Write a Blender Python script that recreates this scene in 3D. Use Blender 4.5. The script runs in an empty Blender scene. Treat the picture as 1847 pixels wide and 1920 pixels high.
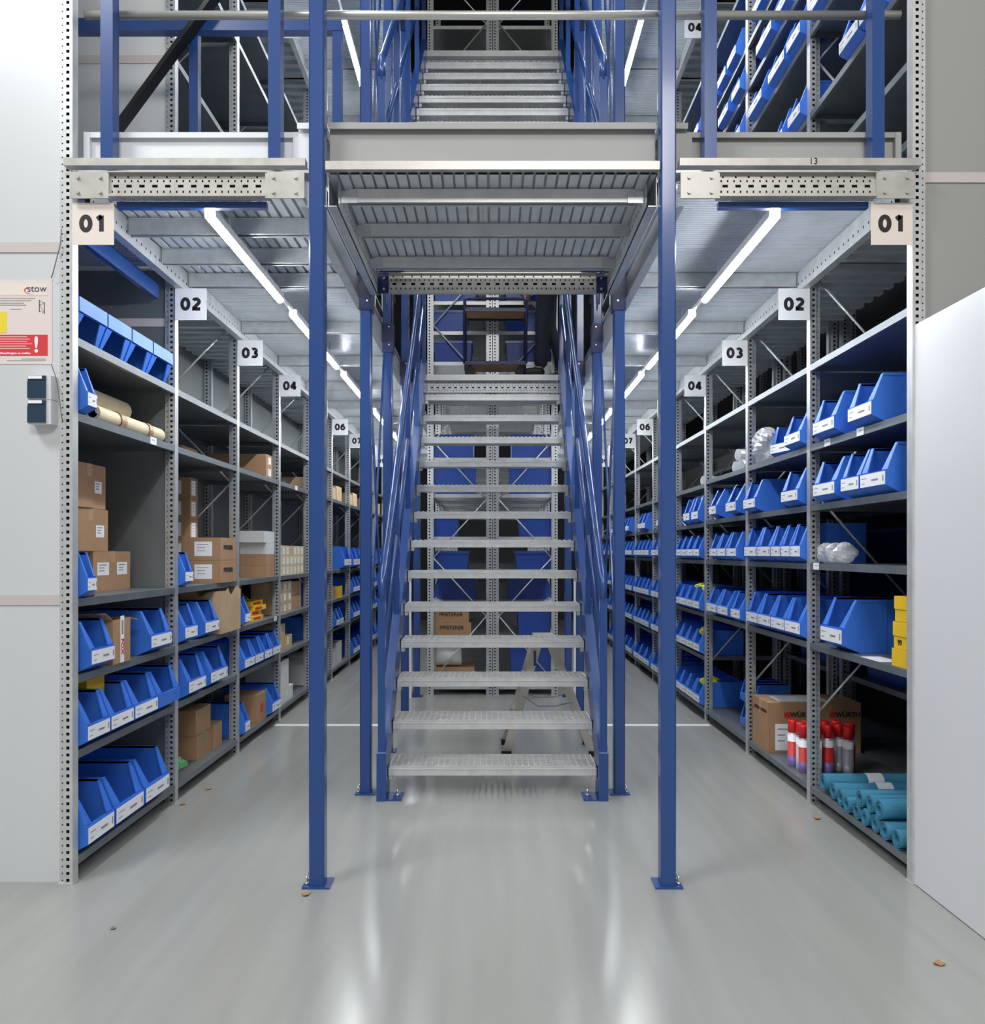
import bpy, math, random
from mathutils import Vector, Matrix

# ------------------------------------------------------------------ camera, world, lights, exposure
SC = bpy.context.scene
COL = SC.collection
CAM_H = 1.35
F_PX = 1480.0
cam_d = bpy.data.cameras.new('camera')
cam_d.sensor_width = 36.0
cam_d.lens = F_PX / 1920.0 * 36.0
cam_d.shift_y = 76.0 / 1920.0
cam_d.clip_start = 0.05
cam = bpy.data.objects.new('camera', cam_d)
COL.objects.link(cam)
cam.location = (0.0, 0.0, CAM_H)
cam.rotation_euler = (math.pi / 2, 0, 0)
SC.camera = cam

SC.view_settings.view_transform = 'Standard'
SC.view_settings.look = 'None'
SC.view_settings.gamma = 1.0
SC.view_settings.use_curve_mapping = False
SC.view_settings.exposure = 0.58

world = bpy.data.worlds.new('hall_ambient')
world.use_nodes = True
world.node_tree.nodes['Background'].inputs[0].default_value = (0.95, 0.97, 1.0, 1)
world.node_tree.nodes['Background'].inputs[1].default_value = 0.21
SC.world = world
try:
    SC.cycles.max_bounces = 8
    SC.cycles.sample_clamp_indirect = 6.0
except Exception:
    pass


def area(name, loc, aim, sx, sy, power, color):
    d = bpy.data.lights.new(name, 'AREA')
    d.shape = 'RECTANGLE'
    d.size, d.size_y = sx, sy
    d.energy = power
    d.color = color
    o = bpy.data.objects.new(name, d)
    COL.objects.link(o)
    o.location = loc
    o.rotation_euler = (Vector(aim) - Vector(loc)).to_track_quat('-Z', 'Y').to_euler()
    return o


area('hall_lamp', (-4.3, -0.2, 7.4), (-2.2, 3.2, 2.6), 2.4, 1.2, 190, (0.95, 0.98, 1.0))
area('hall_lamp', (0.8, -3.6, 6.4), (0.3, 4.5, 1.2), 3.0, 1.4, 190, (1.0, 0.98, 0.95))
TUBE_STRENGTH = 58.0

# ------------------------------------------------------------------ materials
MATS = {}


def mat(name, color, rough=0.5, metal=0.0, noise=None, bump=None, spec=None, emit=None, coat=0.0, trans=0.0, alpha=None):
    m = bpy.data.materials.new(name)
    m.use_nodes = True
    nt = m.node_tree
    b = nt.nodes['Principled BSDF']
    b.inputs['Base Color'].default_value = (*color, 1)
    b.inputs['Roughness'].default_value = rough
    b.inputs['Metallic'].default_value = metal
    if spec is not None:
        b.inputs['Specular IOR Level'].default_value = spec
    if coat:
        b.inputs['Coat Weight'].default_value = coat
        b.inputs['Coat Roughness'].default_value = 0.08
    if trans:
        b.inputs['Transmission Weight'].default_value = trans
    if alpha is not None:
        b.inputs['Alpha'].default_value = alpha
    if emit:
        b.inputs['Emission Color'].default_value = (*emit[0], 1)
        b.inputs['Emission Strength'].default_value = emit[1]
    if noise:
        scale, amt, stretch = noise
        tc = nt.nodes.new('ShaderNodeTexCoord')
        mp = nt.nodes.new('ShaderNodeMapping')
        mp.inputs['Scale'].default_value = stretch
        nz = nt.nodes.new('ShaderNodeTexNoise')
        nz.inputs['Scale'].default_value = scale
        nz.inputs['Detail'].default_value = 4
        nt.links.new(tc.outputs['Object'], mp.inputs[0])
        nt.links.new(mp.outputs[0], nz.inputs['Vector'])
        rmp = nt.nodes.new('ShaderNodeMapRange')
        rmp.inputs[1].default_value = 0.3
        rmp.inputs[2].default_value = 0.7
        rmp.inputs[3].default_value = 1 - amt
        rmp.inputs[4].default_value = 1 + amt
        nt.links.new(nz.outputs[0], rmp.inputs[0])
        mx = nt.nodes.new('ShaderNodeVectorMath')
        mx.operation = 'SCALE'
        mx.inputs[0].default_value = color
        nt.links.new(rmp.outputs[0], mx.inputs['Scale'])
        nt.links.new(mx.outputs[0], b.inputs['Base Color'])
        rr = nt.nodes.new('ShaderNodeMapRange')
        rr.inputs[3].default_value = max(0.02, rough - 0.06)
        rr.inputs[4].default_value = rough + 0.06
        nt.links.new(nz.outputs[0], rr.inputs[0])
        nt.links.new(rr.outputs[0], b.inputs['Roughness'])
    if bump:
        tc = nt.nodes.new('ShaderNodeTexCoord')
        nz = nt.nodes.new('ShaderNodeTexNoise')
        nz.inputs['Scale'].default_value = bump[0]
        nt.links.new(tc.outputs['Object'], nz.inputs['Vector'])
        bp = nt.nodes.new('ShaderNodeBump')
        bp.inputs['Strength'].default_value = bump[1]
        bp.inputs['Distance'].default_value = 0.01
        nt.links.new(nz.outputs[0], bp.inputs['Height'])
        nt.links.new(bp.outputs[0], b.inputs['Normal'])
    MATS[name] = m
    return m


ONE = (1, 1, 1)
mat('epoxy_floor', (0.355, 0.355, 0.335), 0.19, 0, noise=(3.0, 0.05, (4.0, 0.3, 1)), spec=0.5)
mat('floor_paint', (0.85, 0.85, 0.85), 0.35)
mat('wall_sheet', (0.70, 0.72, 0.73), 0.30, 0.15, noise=(0.8, 0.05, (1, 1, 0.3)))
mat('wall_sheet_grey', (0.40, 0.40, 0.38), 0.32, 0.15, noise=(0.8, 0.05, (1, 1, 0.3)))
mat('seam_strip', (0.60, 0.54, 0.52), 0.5)
mat('side_sheet', (0.74, 0.75, 0.745), 0.38, 0.15, noise=(2, 0.05, ONE))
mat('light_block', (0.05, 0.052, 0.055), 0.8)  # for the unseen enclosure that blocks ambient light
mat('door_white', (0.80, 0.80, 0.82), 0.35)
mat('galv', (0.56, 0.58, 0.59), 0.36, 0.55, noise=(18, 0.10, ONE))
mat('galv_light', (0.66, 0.67, 0.66), 0.38, 0.45, noise=(14, 0.08, ONE))
mat('galv_warm', (0.52, 0.505, 0.465), 0.40, 0.35, noise=(16, 0.10, ONE))
mat('galv_deck', (0.66, 0.70, 0.74), 0.34, 0.25, noise=(9, 0.08, ONE))
mat('shelf_steel', (0.19, 0.213, 0.232), 0.42, 0.45, noise=(10, 0.10, ONE))
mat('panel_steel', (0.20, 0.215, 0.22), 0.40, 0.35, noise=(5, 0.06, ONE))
mat('slot_shade', (0.008, 0.008, 0.009), 0.8)  # near-black backing that stands in for shade behind holes and slots
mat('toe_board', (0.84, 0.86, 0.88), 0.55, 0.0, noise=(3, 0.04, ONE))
mat('toe_board_shaded', (0.40, 0.40, 0.385), 0.6, 0.0, noise=(3, 0.04, ONE))  # darker copy of the left board; light falling off rightwards put into the colour
mat('blue_paint', (0.019, 0.066, 0.245), 0.26, 0, spec=0.55, coat=0.25)
mat('navy_plate', (0.012, 0.02, 0.085), 0.35)
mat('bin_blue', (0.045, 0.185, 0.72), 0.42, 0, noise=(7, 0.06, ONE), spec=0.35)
mat('tote_blue_dim', (0.02, 0.07, 0.34), 0.3)  # darker than the aisle bins; weaker light put into the colour
mat('label_white', (0.92, 0.92, 0.94), 0.4)
mat('ink', (0.015, 0.015, 0.018), 0.6)
mat('ink_soft', (0.25, 0.25, 0.27), 0.6)
mat('sign_white', (0.92, 0.92, 0.93), 0.5)
mat('sign_cream', (0.84, 0.74, 0.66), 0.5)
mat('kraft', (0.40, 0.235, 0.125), 0.75, 0, noise=(6, 0.10, ONE))
mat('kraft_light', (0.52, 0.37, 0.22), 0.75, 0, noise=(6, 0.10, ONE))
mat('kraft_tape', (0.46, 0.29, 0.16), 0.35)
mat('green_tape', (0.20, 0.27, 0.13), 0.4)
mat('carton_white', (0.70, 0.71, 0.69), 0.6)
mat('carton_cream', (0.66, 0.55, 0.36), 0.65)
mat('pack_yellow', (0.85, 0.55, 0.02), 0.45)
mat('bag_yellow', (0.80, 0.85, 0.05), 0.4)
mat('print_red', (0.65, 0.03, 0.03), 0.45)
mat('notice_red', (0.72, 0.05, 0.06), 0.4)
mat('notice_pale', (0.80, 0.70, 0.66), 0.4)
mat('notice_yellow', (0.88, 0.70, 0.04), 0.45)
mat('slate_blue', (0.06, 0.075, 0.15), 0.5)
mat('switch_grey', (0.72, 0.73, 0.77), 0.4)
mat('switch_dark', (0.02, 0.05, 0.085), 0.3)
mat('cable_grey', (0.16, 0.16, 0.17), 0.5)
mat('mat_cream', (0.76, 0.65, 0.44), 0.7, 0, noise=(20, 0.06, ONE))
mat('mat_dark', (0.02, 0.018, 0.016), 0.7)
mat('mat_teal', (0.06, 0.27, 0.42), 0.55, 0, noise=(8, 0.08, ONE))
mat('can_silver', (0.58, 0.58, 0.62), 0.3, 0.4)
mat('can_purple', (0.22, 0.14, 0.42), 0.35)
mat('cap_red', (0.70, 0.015, 0.015), 0.3)
mat('plastic_film', (0.92, 0.93, 0.96), 0.22, 0, trans=0.3, alpha=0.5)
mat('lamp_tube', (1, 1, 1), 0.4, emit=((0.93, 0.97, 1.0), TUBE_STRENGTH))
mat('lamp_housing', (0.75, 0.76, 0.78), 0.4)
mat('rail_steel', (0.62, 0.60, 0.55), 0.33, 0.6)
mat('black_paint', (0.012, 0.011, 0.011), 0.4)
mat('bolt_zinc', (0.72, 0.72, 0.72), 0.25, 0.8)
mat('alu', (0.62, 0.58, 0.53), 0.38, 0.4)
mat('skin', (0.55, 0.30, 0.21), 0.55)
mat('hair', (0.03, 0.02, 0.015), 0.6)
mat('jeans', (0.016, 0.02, 0.032), 0.8, 0, noise=(40, 0.2, ONE))
mat('shirt', (0.02, 0.025, 0.035), 0.8)
mat('shoe', (0.012, 0.012, 0.013), 0.5)
mat('wheel_rubber', (0.03, 0.03, 0.032), 0.6)
mat('plywood', (0.42, 0.24, 0.11), 0.6)
mat('leaf_brown', (0.40, 0.22, 0.09), 0.7)
mat('foil_green', (0.10, 0.30, 0.12), 0.5)

# ------------------------------------------------------------------ helpers
ORG = {}


class MB:
    """collects faces, then links them as one mesh object"""

    def __init__(self):
        self.v, self.f, self.m, self.s = [], [], [], []

    def face(self, pts, m=0, smooth=False):
        n = len(self.v)
        self.v += [tuple(p) for p in pts]
        self.f.append(tuple(range(n, n + len(pts))))
        self.m.append(m)
        self.s.append(smooth)

    def box(self, x0, x1, y0, y1, z0, z1, m=0):
        if x0 > x1: x0, x1 = x1, x0
        if y0 > y1: y0, y1 = y1, y0
        if z0 > z1: z0, z1 = z1, z0
        n = len(self.v)
        self.v += [(x0, y0, z0), (x1, y0, z0), (x1, y1, z0), (x0, y1, z0), (x0, y0, z1), (x1, y0, z1), (x1, y1, z1), (x0, y1, z1)]
        for q in ((0, 3, 2, 1), (4, 5, 6, 7), (0, 1, 5, 4), (1, 2, 6, 5), (2, 3, 7, 6), (3, 0, 4, 7)):
            self.f.append(tuple(n + i for i in q)); self.m.append(m); self.s.append(False)
        return self

    def bar(self, p, q, w, h, m=0, up=(0, 0, 1)):
        """box from p to q; w across, h along up"""
        p, q = Vector(p), Vector(q)
        d = (q - p).normalized()
        upv = Vector(up)
        side = d.cross(upv)
        if side.length < 1e-5:
            side = d.cross(Vector((1, 0, 0)))
        side.normalize()
        u = side.cross(d).normalized()
        n = len(self.v)
        for c in (p, q):
            for a, b in ((-1, -1), (1, -1), (1, 1), (-1, 1)):
                self.v.append(tuple(c + side * (a * w / 2) + u * (b * h / 2)))
        for k in ((0, 3, 2, 1), (4, 5, 6, 7), (0, 1, 5, 4), (1, 2, 6, 5), (2, 3, 7, 6), (3, 0, 4, 7)):
            self.f.append(tuple(n + i for i in k)); self.m.append(m); self.s.append(False)
        return self

    def tube(self, pts, r, n=10, m=0, caps=True):
        pts = [Vector(p) for p in pts]
        base = len(self.v)
        K = len(pts)
        prev = None
        for i, p in enumerate(pts):
            d = (pts[min(i + 1, K - 1)] - pts[max(i - 1, 0)]).normalized()
            if prev is None:
                a = Vector((0, 0, 1)) if abs(d.z) < 0.9 else Vector((1, 0, 0))
                u = d.cross(a).normalized()
            else:
                u = (prev - d * prev.dot(d)).normalized()
            prev = u
            w = d.cross(u)
            for k in range(n):
                t = 2 * math.pi * k / n
                self.v.append(tuple(p + u * (math.cos(t) * r) + w * (math.sin(t) * r)))
        for i in range(K - 1):
            for k in range(n):
                a, b = base + i * n + k, base + i * n + (k + 1) % n
                self.f.append((a, b, b + n, a + n)); self.m.append(m); self.s.append(True)
        if caps:
            self.f.append(tuple(base + k for k in reversed(range(n)))); self.m.append(m); self.s.append(False)
            self.f.append(tuple(base + (K - 1) * n + k for k in range(n))); self.m.append(m); self.s.append(False)
        return self

    def prism(self, poly, axis, a, b, m=0):
        """poly = list of 2D points; axis x: (y,z), y: (x,z), z: (x,y); extruded from a to b"""
        def P(pt, c):
            u, v = pt
            return {'x': (c, u, v), 'y': (u, c, v), 'z': (u, v, c)}[axis]
        n = len(self.v)
        k = len(poly)
        self.v += [P(p, a) for p in poly] + [P(p, b) for p in poly]
        self.f.append(tuple(n + i for i in range(k))); self.m.append(m); self.s.append(False)
        self.f.append(tuple(n + k + i for i in reversed(range(k)))); self.m.append(m); self.s.append(False)
        for i in range(k):
            j = (i + 1) % k
            self.f.append((n + i, n + k + i, n + k + j, n + j)); self.m.append(m); self.s.append(False)
        return self

    def lathe(self, prof, c=(0, 0, 0), n=16, mats=None):
        """prof: list of (r, z)"""
        base = len(self.v)
        for r, z in prof:
            for k in range(n):
                t = 2 * math.pi * k / n
                self.v.append((c[0] + r * math.cos(t), c[1] + r * math.sin(t), c[2] + z))
        for i in range(len(prof) - 1):
            for k in range(n):
                a, b = base + i * n + k, base + i * n + (k + 1) % n
                self.f.append((a, b, b + n, a + n)); self.m.append(mats[i] if mats else 0); self.s.append(True)
        self.f.append(tuple(base + k for k in reversed(range(n)))); self.m.append(mats[0] if mats else 0); self.s.append(False)
        e = base + (len(prof) - 1) * n
        self.f.append(tuple(e + k for k in range(n))); self.m.append(mats[-1] if mats else 0); self.s.append(False)
        return self

    def strip_holes(self, o, u, v, width, length, hw, hh, pitch, start, hc=None, m=0):
        """flat strip (origin o, width along u, length along v) with a row of rectangular holes"""
        o, u, v = Vector(o), Vector(u), Vector(v)
        hc = width / 2 if hc is None else hc
        a, b = hc - hw / 2, hc + hw / 2

        def q(u0, u1, v0, v1):
            self.face([o + u * u0 + v * v0, o + u * u1 + v * v0, o + u * u1 + v * v1, o + u * u0 + v * v1], m)
        q(0, a, 0, length)
        q(b, width, 0, length)
        c = 0.0
        k = start
        while k + hh < length:
            q(a, b, c, k)
            c = k + hh
            k += pitch
        q(a, b, c, length)
        return self

    def build(self, name, mats, parent=None, origin=(0, 0, 0), smooth=None):
        if not isinstance(mats, (list, tuple)):
            mats = [mats]
        org = Vector(ORG[parent]) if parent is not None else Vector(origin)
        me = bpy.data.meshes.new(name)
        me.from_pydata([tuple(Vector(p) - org) for p in self.v], [], self.f)
        for k in mats:
            me.materials.append(MATS[k])
        me.polygons.foreach_set('material_index', self.m)
        me.polygons.foreach_set('use_smooth', self.s)
        me.validate()
        me.update()
        o = bpy.data.objects.new(name, me)
        COL.objects.link(o)
        if parent is not None:
            o.parent = parent
        else:
            o.location = org
        ORG[o] = org
        return o


def tag(o, label=None, cat=None, group=None, kind=None):
    if label: o['label'] = label
    if cat: o['category'] = cat
    if group: o['group'] = group
    if kind: o['kind'] = kind
    return o


def thing(name, loc, label, cat, group=None, kind=None):
    o = bpy.data.objects.new(name, None)
    o.empty_display_size = 0.1
    COL.objects.link(o)
    o.location = loc
    ORG[o] = Vector(loc)
    return tag(o, label, cat, group, kind)


def kids(o):
    return [c for c in COL.objects if c.parent == o]


CH = {}


def remember(root):
    """note a prototype's children so that copying needs no scan"""
    CH[root] = kids(root)
    for c in CH[root]:
        CH[c] = kids(c)


def copy_tree(root, parent=None):
    c = root.copy()
    COL.objects.link(c)
    ORG[c] = ORG[root]
    if parent is not None:
        c.parent = parent
    for ch in CH.get(root, ()):
        copy_tree(ch, c)
    return c


def struct(o, label=None, cat=None):
    o['kind'] = 'structure'
    if label: o['label'] = label
    if cat: o['category'] = cat
    return o


TXT = {}


def text_mesh(txt, size, bold=0.0, depth=0.0008):
    key = (txt, size, bold)
    if key not in TXT:
        c = bpy.data.curves.new('lettering', 'FONT')
        c.body = txt
        c.size = size
        c.offset = bold
        c.extrude = depth
        c.align_x = 'CENTER'
        c.align_y = 'CENTER'
        c.resolution_u = 4
        o = bpy.data.objects.new('lettering', c)
        COL.objects.link(o)
        dg = bpy.context.evaluated_depsgraph_get()
        me = bpy.data.meshes.new_from_object(o.evaluated_get(dg))
        bpy.data.objects.remove(o)
        TXT[key] = me
    return TXT[key]


def text(name, txt, size, pos, facing, m, parent, bold=0.0, roll=0.0):
    """facing: 'cam' (towards -Y), 'px' (+X), 'mx' (-X)"""
    me = text_mesh(txt, size, bold).copy()
    me.materials.clear()
    me.materials.append(MATS[m])
    o = bpy.data.objects.new(name, me)
    COL.objects.link(o)
    o.parent = parent
    org = ORG[parent]
    o.location = Vector(pos) - org
    rz = {'cam': 0, 'px': math.pi / 2, 'mx': -math.pi / 2}[facing]
    o.rotation_euler = (Matrix.Rotation(rz, 3, 'Z') @ Matrix.Rotation(math.pi / 2, 3, 'X') @ Matrix.Rotation(roll, 3, 'Z')).to_euler()
    ORG[o] = Vector(pos)
    return o


ORDN = ['first', 'second', 'third', 'fourth', 'fifth', 'sixth', 'seventh', 'eighth', 'ninth', 'tenth', 'eleventh', 'twelfth']
SIDE = {-1: 'left', 1: 'right'}
NUM = [None, 'one', 'two', 'three', 'four', 'five', 'six', 'seven', 'eight', 'nine', 'ten']

# ------------------------------------------------------------------ setting
XR = 1.706            # rack front plane, either side of the axis
RD = 0.60             # rack depth
Y1 = 3.228            # first upright
PITCH = 1.035
NB = 10


def yu(n):
    return Y1 + PITCH * (n - 1)


YEND = yu(NB + 1)
DECK = 2.92
LIFT = 2.86           # from the first deck to the second

struct(MB().box(-7, 7, -6, 16.5, -0.05, 0).build('floor', 'epoxy_floor'), 'glossy grey epoxy hall floor running under the shelving', 'floor')
struct(MB().box(-1.70, 1.70, 6.135, 6.205, 0.0005, 0.0025).build('floor_line', 'floor_paint'), 'white painted line across the grey floor', 'floor line')
struct(MB().box(-7, -1.765, 3.236, 3.276, 0, 8.8).build('wall_left', 'wall_sheet'), 'pale sheet metal wall left of the shelving', 'wall')
struct(MB().box(1.765, 7, 3.236, 3.276, 0, 8.8).build('wall_right', 'wall_sheet_grey'), 'grey sheet metal wall right of the shelving', 'wall')
for i, (x0, x1, z, h) in enumerate(((-7, -1.76, 2.60, 0.042), (-7, -1.76, 1.156, 0.042), (1.765, 7, 2.886, 0.042), (-7, -1.76, 4.3, 0.042), (1.765, 7, 4.4, 0.042)), 1):
    struct(MB().box(x0, x1, 3.231, 3.236, z - h / 2, z + h / 2).build('trim_%d' % i, 'seam_strip'), 'pinkish seam strip across the sheet metal wall', 'wall trim')
struct(MB().box(-3.1, -3.05, 3.276, 15.9, 0, 8.8).build('light_block_left', 'light_block'))  # unseen side walls, back wall and roof added to keep ambient light out
struct(MB().box(3.05, 3.1, 3.276, 15.9, 0, 8.8).build('light_block_right', 'light_block'))
struct(MB().box(-3.1, 3.1, 15.9, 15.95, 0, 8.8).build('light_block_back', 'light_block'))
struct(MB().box(-3.1, 3.1, 3.276, 15.9, 8.75, 8.8).build('light_block_roof', 'light_block'))  # unseen roof, added to block light from above
dr = MB().box(1.716, 1.756, -3.0, 3.206, 0.004, 2.275).build('door_1', 'door_white')
struct(dr, 'plain white sliding door panel standing open along the right edge', 'door')

# ------------------------------------------------------------------ shelving
L_LEV = [0.10, 0.535, 0.845, 1.160, 1.925, 2.235]
R_LEV = [0.098, 0.866, 1.292, 1.605, 1.925, 2.357]
R_LEV4 = [0.098, 0.515, 0.862, 1.29, 1.59, 1.905, 2.345]
UP_L = [3.05, 4.02, 4.79, 5.12]
UP_R = [3.05, 3.37, 3.711, 4.15, 4.463, 4.752, 5.21]
UP_H = 5.66


def upright_mb(s, x, y, H=UP_H, z0=0.0, into=1):
    """perforated C-post whose front face stands at x; depth runs away from the aisle (s*into)"""
    d = s * into
    mb = MB()
    yn, yf = y - 0.022, y + 0.022
    o = (x, yn, z0)
    mb.strip_holes((x, yn, z0), (d, 0, 0), (0, 0, 1), 0.034, H - z0, 0.013, 0.0125, 0.0283, 0.012, hc=0.019)
    mb.strip_holes((x + d * 0.034, yn + 0.007, z0), (d, 0, 0), (0, 0, 1), 0.022, H - z0, 0.005, 0.006, 0.0283, 0.012)
    mb.box(x + d * 0.004, x + d * 0.032, yn + 0.008, yn + 0.012, z0 + 0.01, H - 0.01, 1)  # dark liner: shade inside the post put into its colour
    mb.face([(x + d * 0.034, yn, z0), (x + d * 0.034, yn + 0.007, z0), (x + d * 0.034, yn + 0.007, H), (x + d * 0.034, yn, H)])
    mb.face([(x, yn, z0), (x, yf, z0), (x, yf, H), (x, yn, H)])
    mb.face([(x, yf, z0), (x + d * 0.056, yf, z0), (x + d * 0.056, yf, H), (x, yf, H)])
    mb.face([(x + d * 0.056, yn + 0.007, z0), (x + d * 0.056, yf, z0), (x + d * 0.056, yf, H), (x + d * 0.056, yn + 0.007, H)])
    mb.face([(x, yn, H), (x + d * 0.056, yn, H), (x + d * 0.056, yf, H), (x, yf, H)])
    mb.box(x - s * 0.004, x + d * 0.06, yn - 0.006, yf + 0.004, z0, z0 + 0.006)
    return mb


def shelf_mb(x0, x1, y0, y1, z, lip=0.033):
    mb = MB()
    t = 0.0025
    xa, xb = min(x0, x1), max(x0, x1)
    mb.box(xa, xb, y0, y1, z - t, z)
    mb.box(xa, xa + t, y0, y1, z - lip, z - t)
    mb.box(xb - t, xb, y0, y1, z - lip, z - t)
    mb.box(xa + t, xb - t, y0, y0 + t, z - lip, z - t)
    mb.box(xa + t, xb - t, y1 - t, y1, z - lip, z - t)
    sx = 1 if x1 > x0 else -1
    mb.box(x0 + sx * t, x0 + sx * 0.018, y0 + t, y1 - t, z - lip, z - lip + t)
    return mb


def shelf_levels(s, n):
    if s < 0:
        return L_LEV
    return R_LEV if n < 4 else R_LEV4


BAYS = {}
for s in (-1, 1):
    for n in range(1, NB + 1):
        y, y2 = yu(n), yu(n + 1)
        xf, xb = s * XR, s * (XR + RD)
        bay = thing('shelving_bay', (s * (XR + RD / 2), (y + y2) / 2, 0),
                    'galvanised steel shelving bay of the %s row, %s from the front' % (SIDE[s], ORDN[n - 1]), 'shelving', 'bays of the %s shelving row' % SIDE[s])
        BAYS[s, n] = bay
        ends = [y] if n < NB else [y, y2]
        for ye in ends:
            upright_mb(s, xf, ye).build('upright', ['galv_light' if n == 1 else 'galv', 'slot_shade'], bay)
            upright_mb(s, xb, ye + (0.06 if n == 1 else 0), into=-1).build('upright', ['galv', 'slot_shade'], bay)
        levs = list(shelf_levels(s, n))
        ups = UP_L if s < 0 else UP_R
        if s < 0 and n == 1:
            ups = []
        for z in levs + list(ups):
            shelf_mb(xf, xb, y + 0.0225, y2 - 0.0225, z).build('shelf', 'shelf_steel', bay)
        for lv in (0, 1):
            zd = DECK + lv * LIFT
            mb = MB()
            k0 = 24 if (s < 0 and n == 1) else 8
            xa_, xb_ = sorted((xf + s * 0.002, xb))
            mb.box(xa_, xb_, y + 0.024, y2 - 0.024, zd - 0.012, zd)
            for k in range(k0):
                ya_ = y + 0.03 + (PITCH - 0.07) * k / k0
                mb.box(xa_, xb_, ya_, ya_ + (0.014 if k0 == 24 else 0.05), zd - 0.045, zd - 0.012)
            mb.build('floor_panel', 'galv_deck', bay)
        # braces of the side frame at the near end
        if not (s < 0 and n == 2) and n > 1:
            fz, bz, st = (0.76, 1.29, 1.06) if s < 0 else (0.48, 1.07, 1.175)
            k = 0
            while fz + st * k < 5.0:
                f_, b_ = fz + st * k, bz + st * k
                for (za, zb) in ((f_, b_), (f_ + st, b_)):
                    p, q = (xf + s * 0.05, y + 0.005, za), (xb - s * 0.03, y + 0.005, zb)
                    if abs(za - zb) > 0.2 and max(za, zb) < 5.6:
                        MB().tube([p, q], 0.0065, 6).build('brace', 'galv_light', bay)
                k += 1
        if s < 0 and n == 2:
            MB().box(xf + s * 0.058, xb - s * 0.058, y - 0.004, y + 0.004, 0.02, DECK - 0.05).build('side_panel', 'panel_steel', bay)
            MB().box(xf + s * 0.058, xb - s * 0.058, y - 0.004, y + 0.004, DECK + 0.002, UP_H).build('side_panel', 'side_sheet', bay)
            for z in (2.59, 4.01):
                MB().box(xf + s * 0.06, xb - s * 0.06, y - 0.008, y - 0.0045, z - 0.022, z + 0.022).build('seam_strip', 'seam_strip', bay)
        if s < 0:
            MB().box(xb + s * 0.003, xb + s * 0.008, y, y2 - 0.001, 0.02, UP_H).build('back_panel', 'panel_steel', bay)

# second row backing onto the right shelving
for n in range(1, 6):
    y, y2 = yu(n), yu(n + 1)
    xf, xb = XR + RD + 0.03, XR + RD + 0.60
    bay = thing('shelving_bay', ((xf + xb) / 2, (y + y2) / 2, 0), 'dark steel shelving bay backing onto right bay %s, seen through it' % NUM[n], 'shelving', 'bays of the rear shelving row')
    for ye in ([y] if n < 5 else [y, y2]):
        upright_mb(1, xf, ye).build('upright', ['galv', 'slot_shade'], bay)
        upright_mb(1, xb, ye, into=-1).build('upright', ['galv', 'slot_shade'], bay)
    for z in (0.1, 0.55, 1.0, 1.292, 1.75, 2.2):
        shelf_mb(xf, xb, y + 0.0225, y2 - 0.0225, z).build('shelf', 'shelf_steel', bay)

# centre rows, back to back behind the stairs
CY = 7.47
C_LEV = [0.085, 0.56, 0.88, 1.19, 1.50, 1.905, 2.25, 3.16, 3.45, 3.735, 4.2, 4.75, 5.15, 6.02, 6.35]
for s in (-1, 1):
    for n in range(1, 6):
        y, y2 = CY + PITCH * (n - 1), CY + PITCH * n
        xf, xb = s * 0.614, s * 0.030
        bay = thing('shelving_bay', (s * 0.32, (y + y2) / 2, 0), 'steel shelving bay in the %s half of the centre row, %s behind the stairs' % (SIDE[s], ORDN[n - 1]), 'shelving', 'bays of the centre row')
        for ye in ([y] if n < 5 else [y, y2]):
            upright_mb(-s, xf, ye, H=7.1).build('upright', ['galv_light', 'slot_shade'], bay)
            upright_mb(-s, s * 0.004, ye, H=7.1, into=-1).build('upright', ['galv', 'slot_shade'], bay)
        for z in C_LEV:
            shelf_mb(s * 0.60, s * 0.03, y + 0.0225, y2 - 0.0225, z).build('shelf', 'galv_light', bay)
        if n == 1:
            zs = [0.15, 0.75, 1.30, 1.85, 2.4, 2.95, 3.5, 4.05, 4.6, 5.15, 5.75, 6.35, 6.9]
            for k in range(len(zs) - 1):
                p, q = (s * 0.56, y - 0.005, zs[k]), (s * 0.06, y - 0.005, zs[k + 1])
                if k % 2: p, q = (p[0], p[1], zs[k + 1]), (q[0], q[1], zs[k])
                MB().tube([p, q], 0.007, 6).build('brace', 'galv_light', bay)

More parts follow.
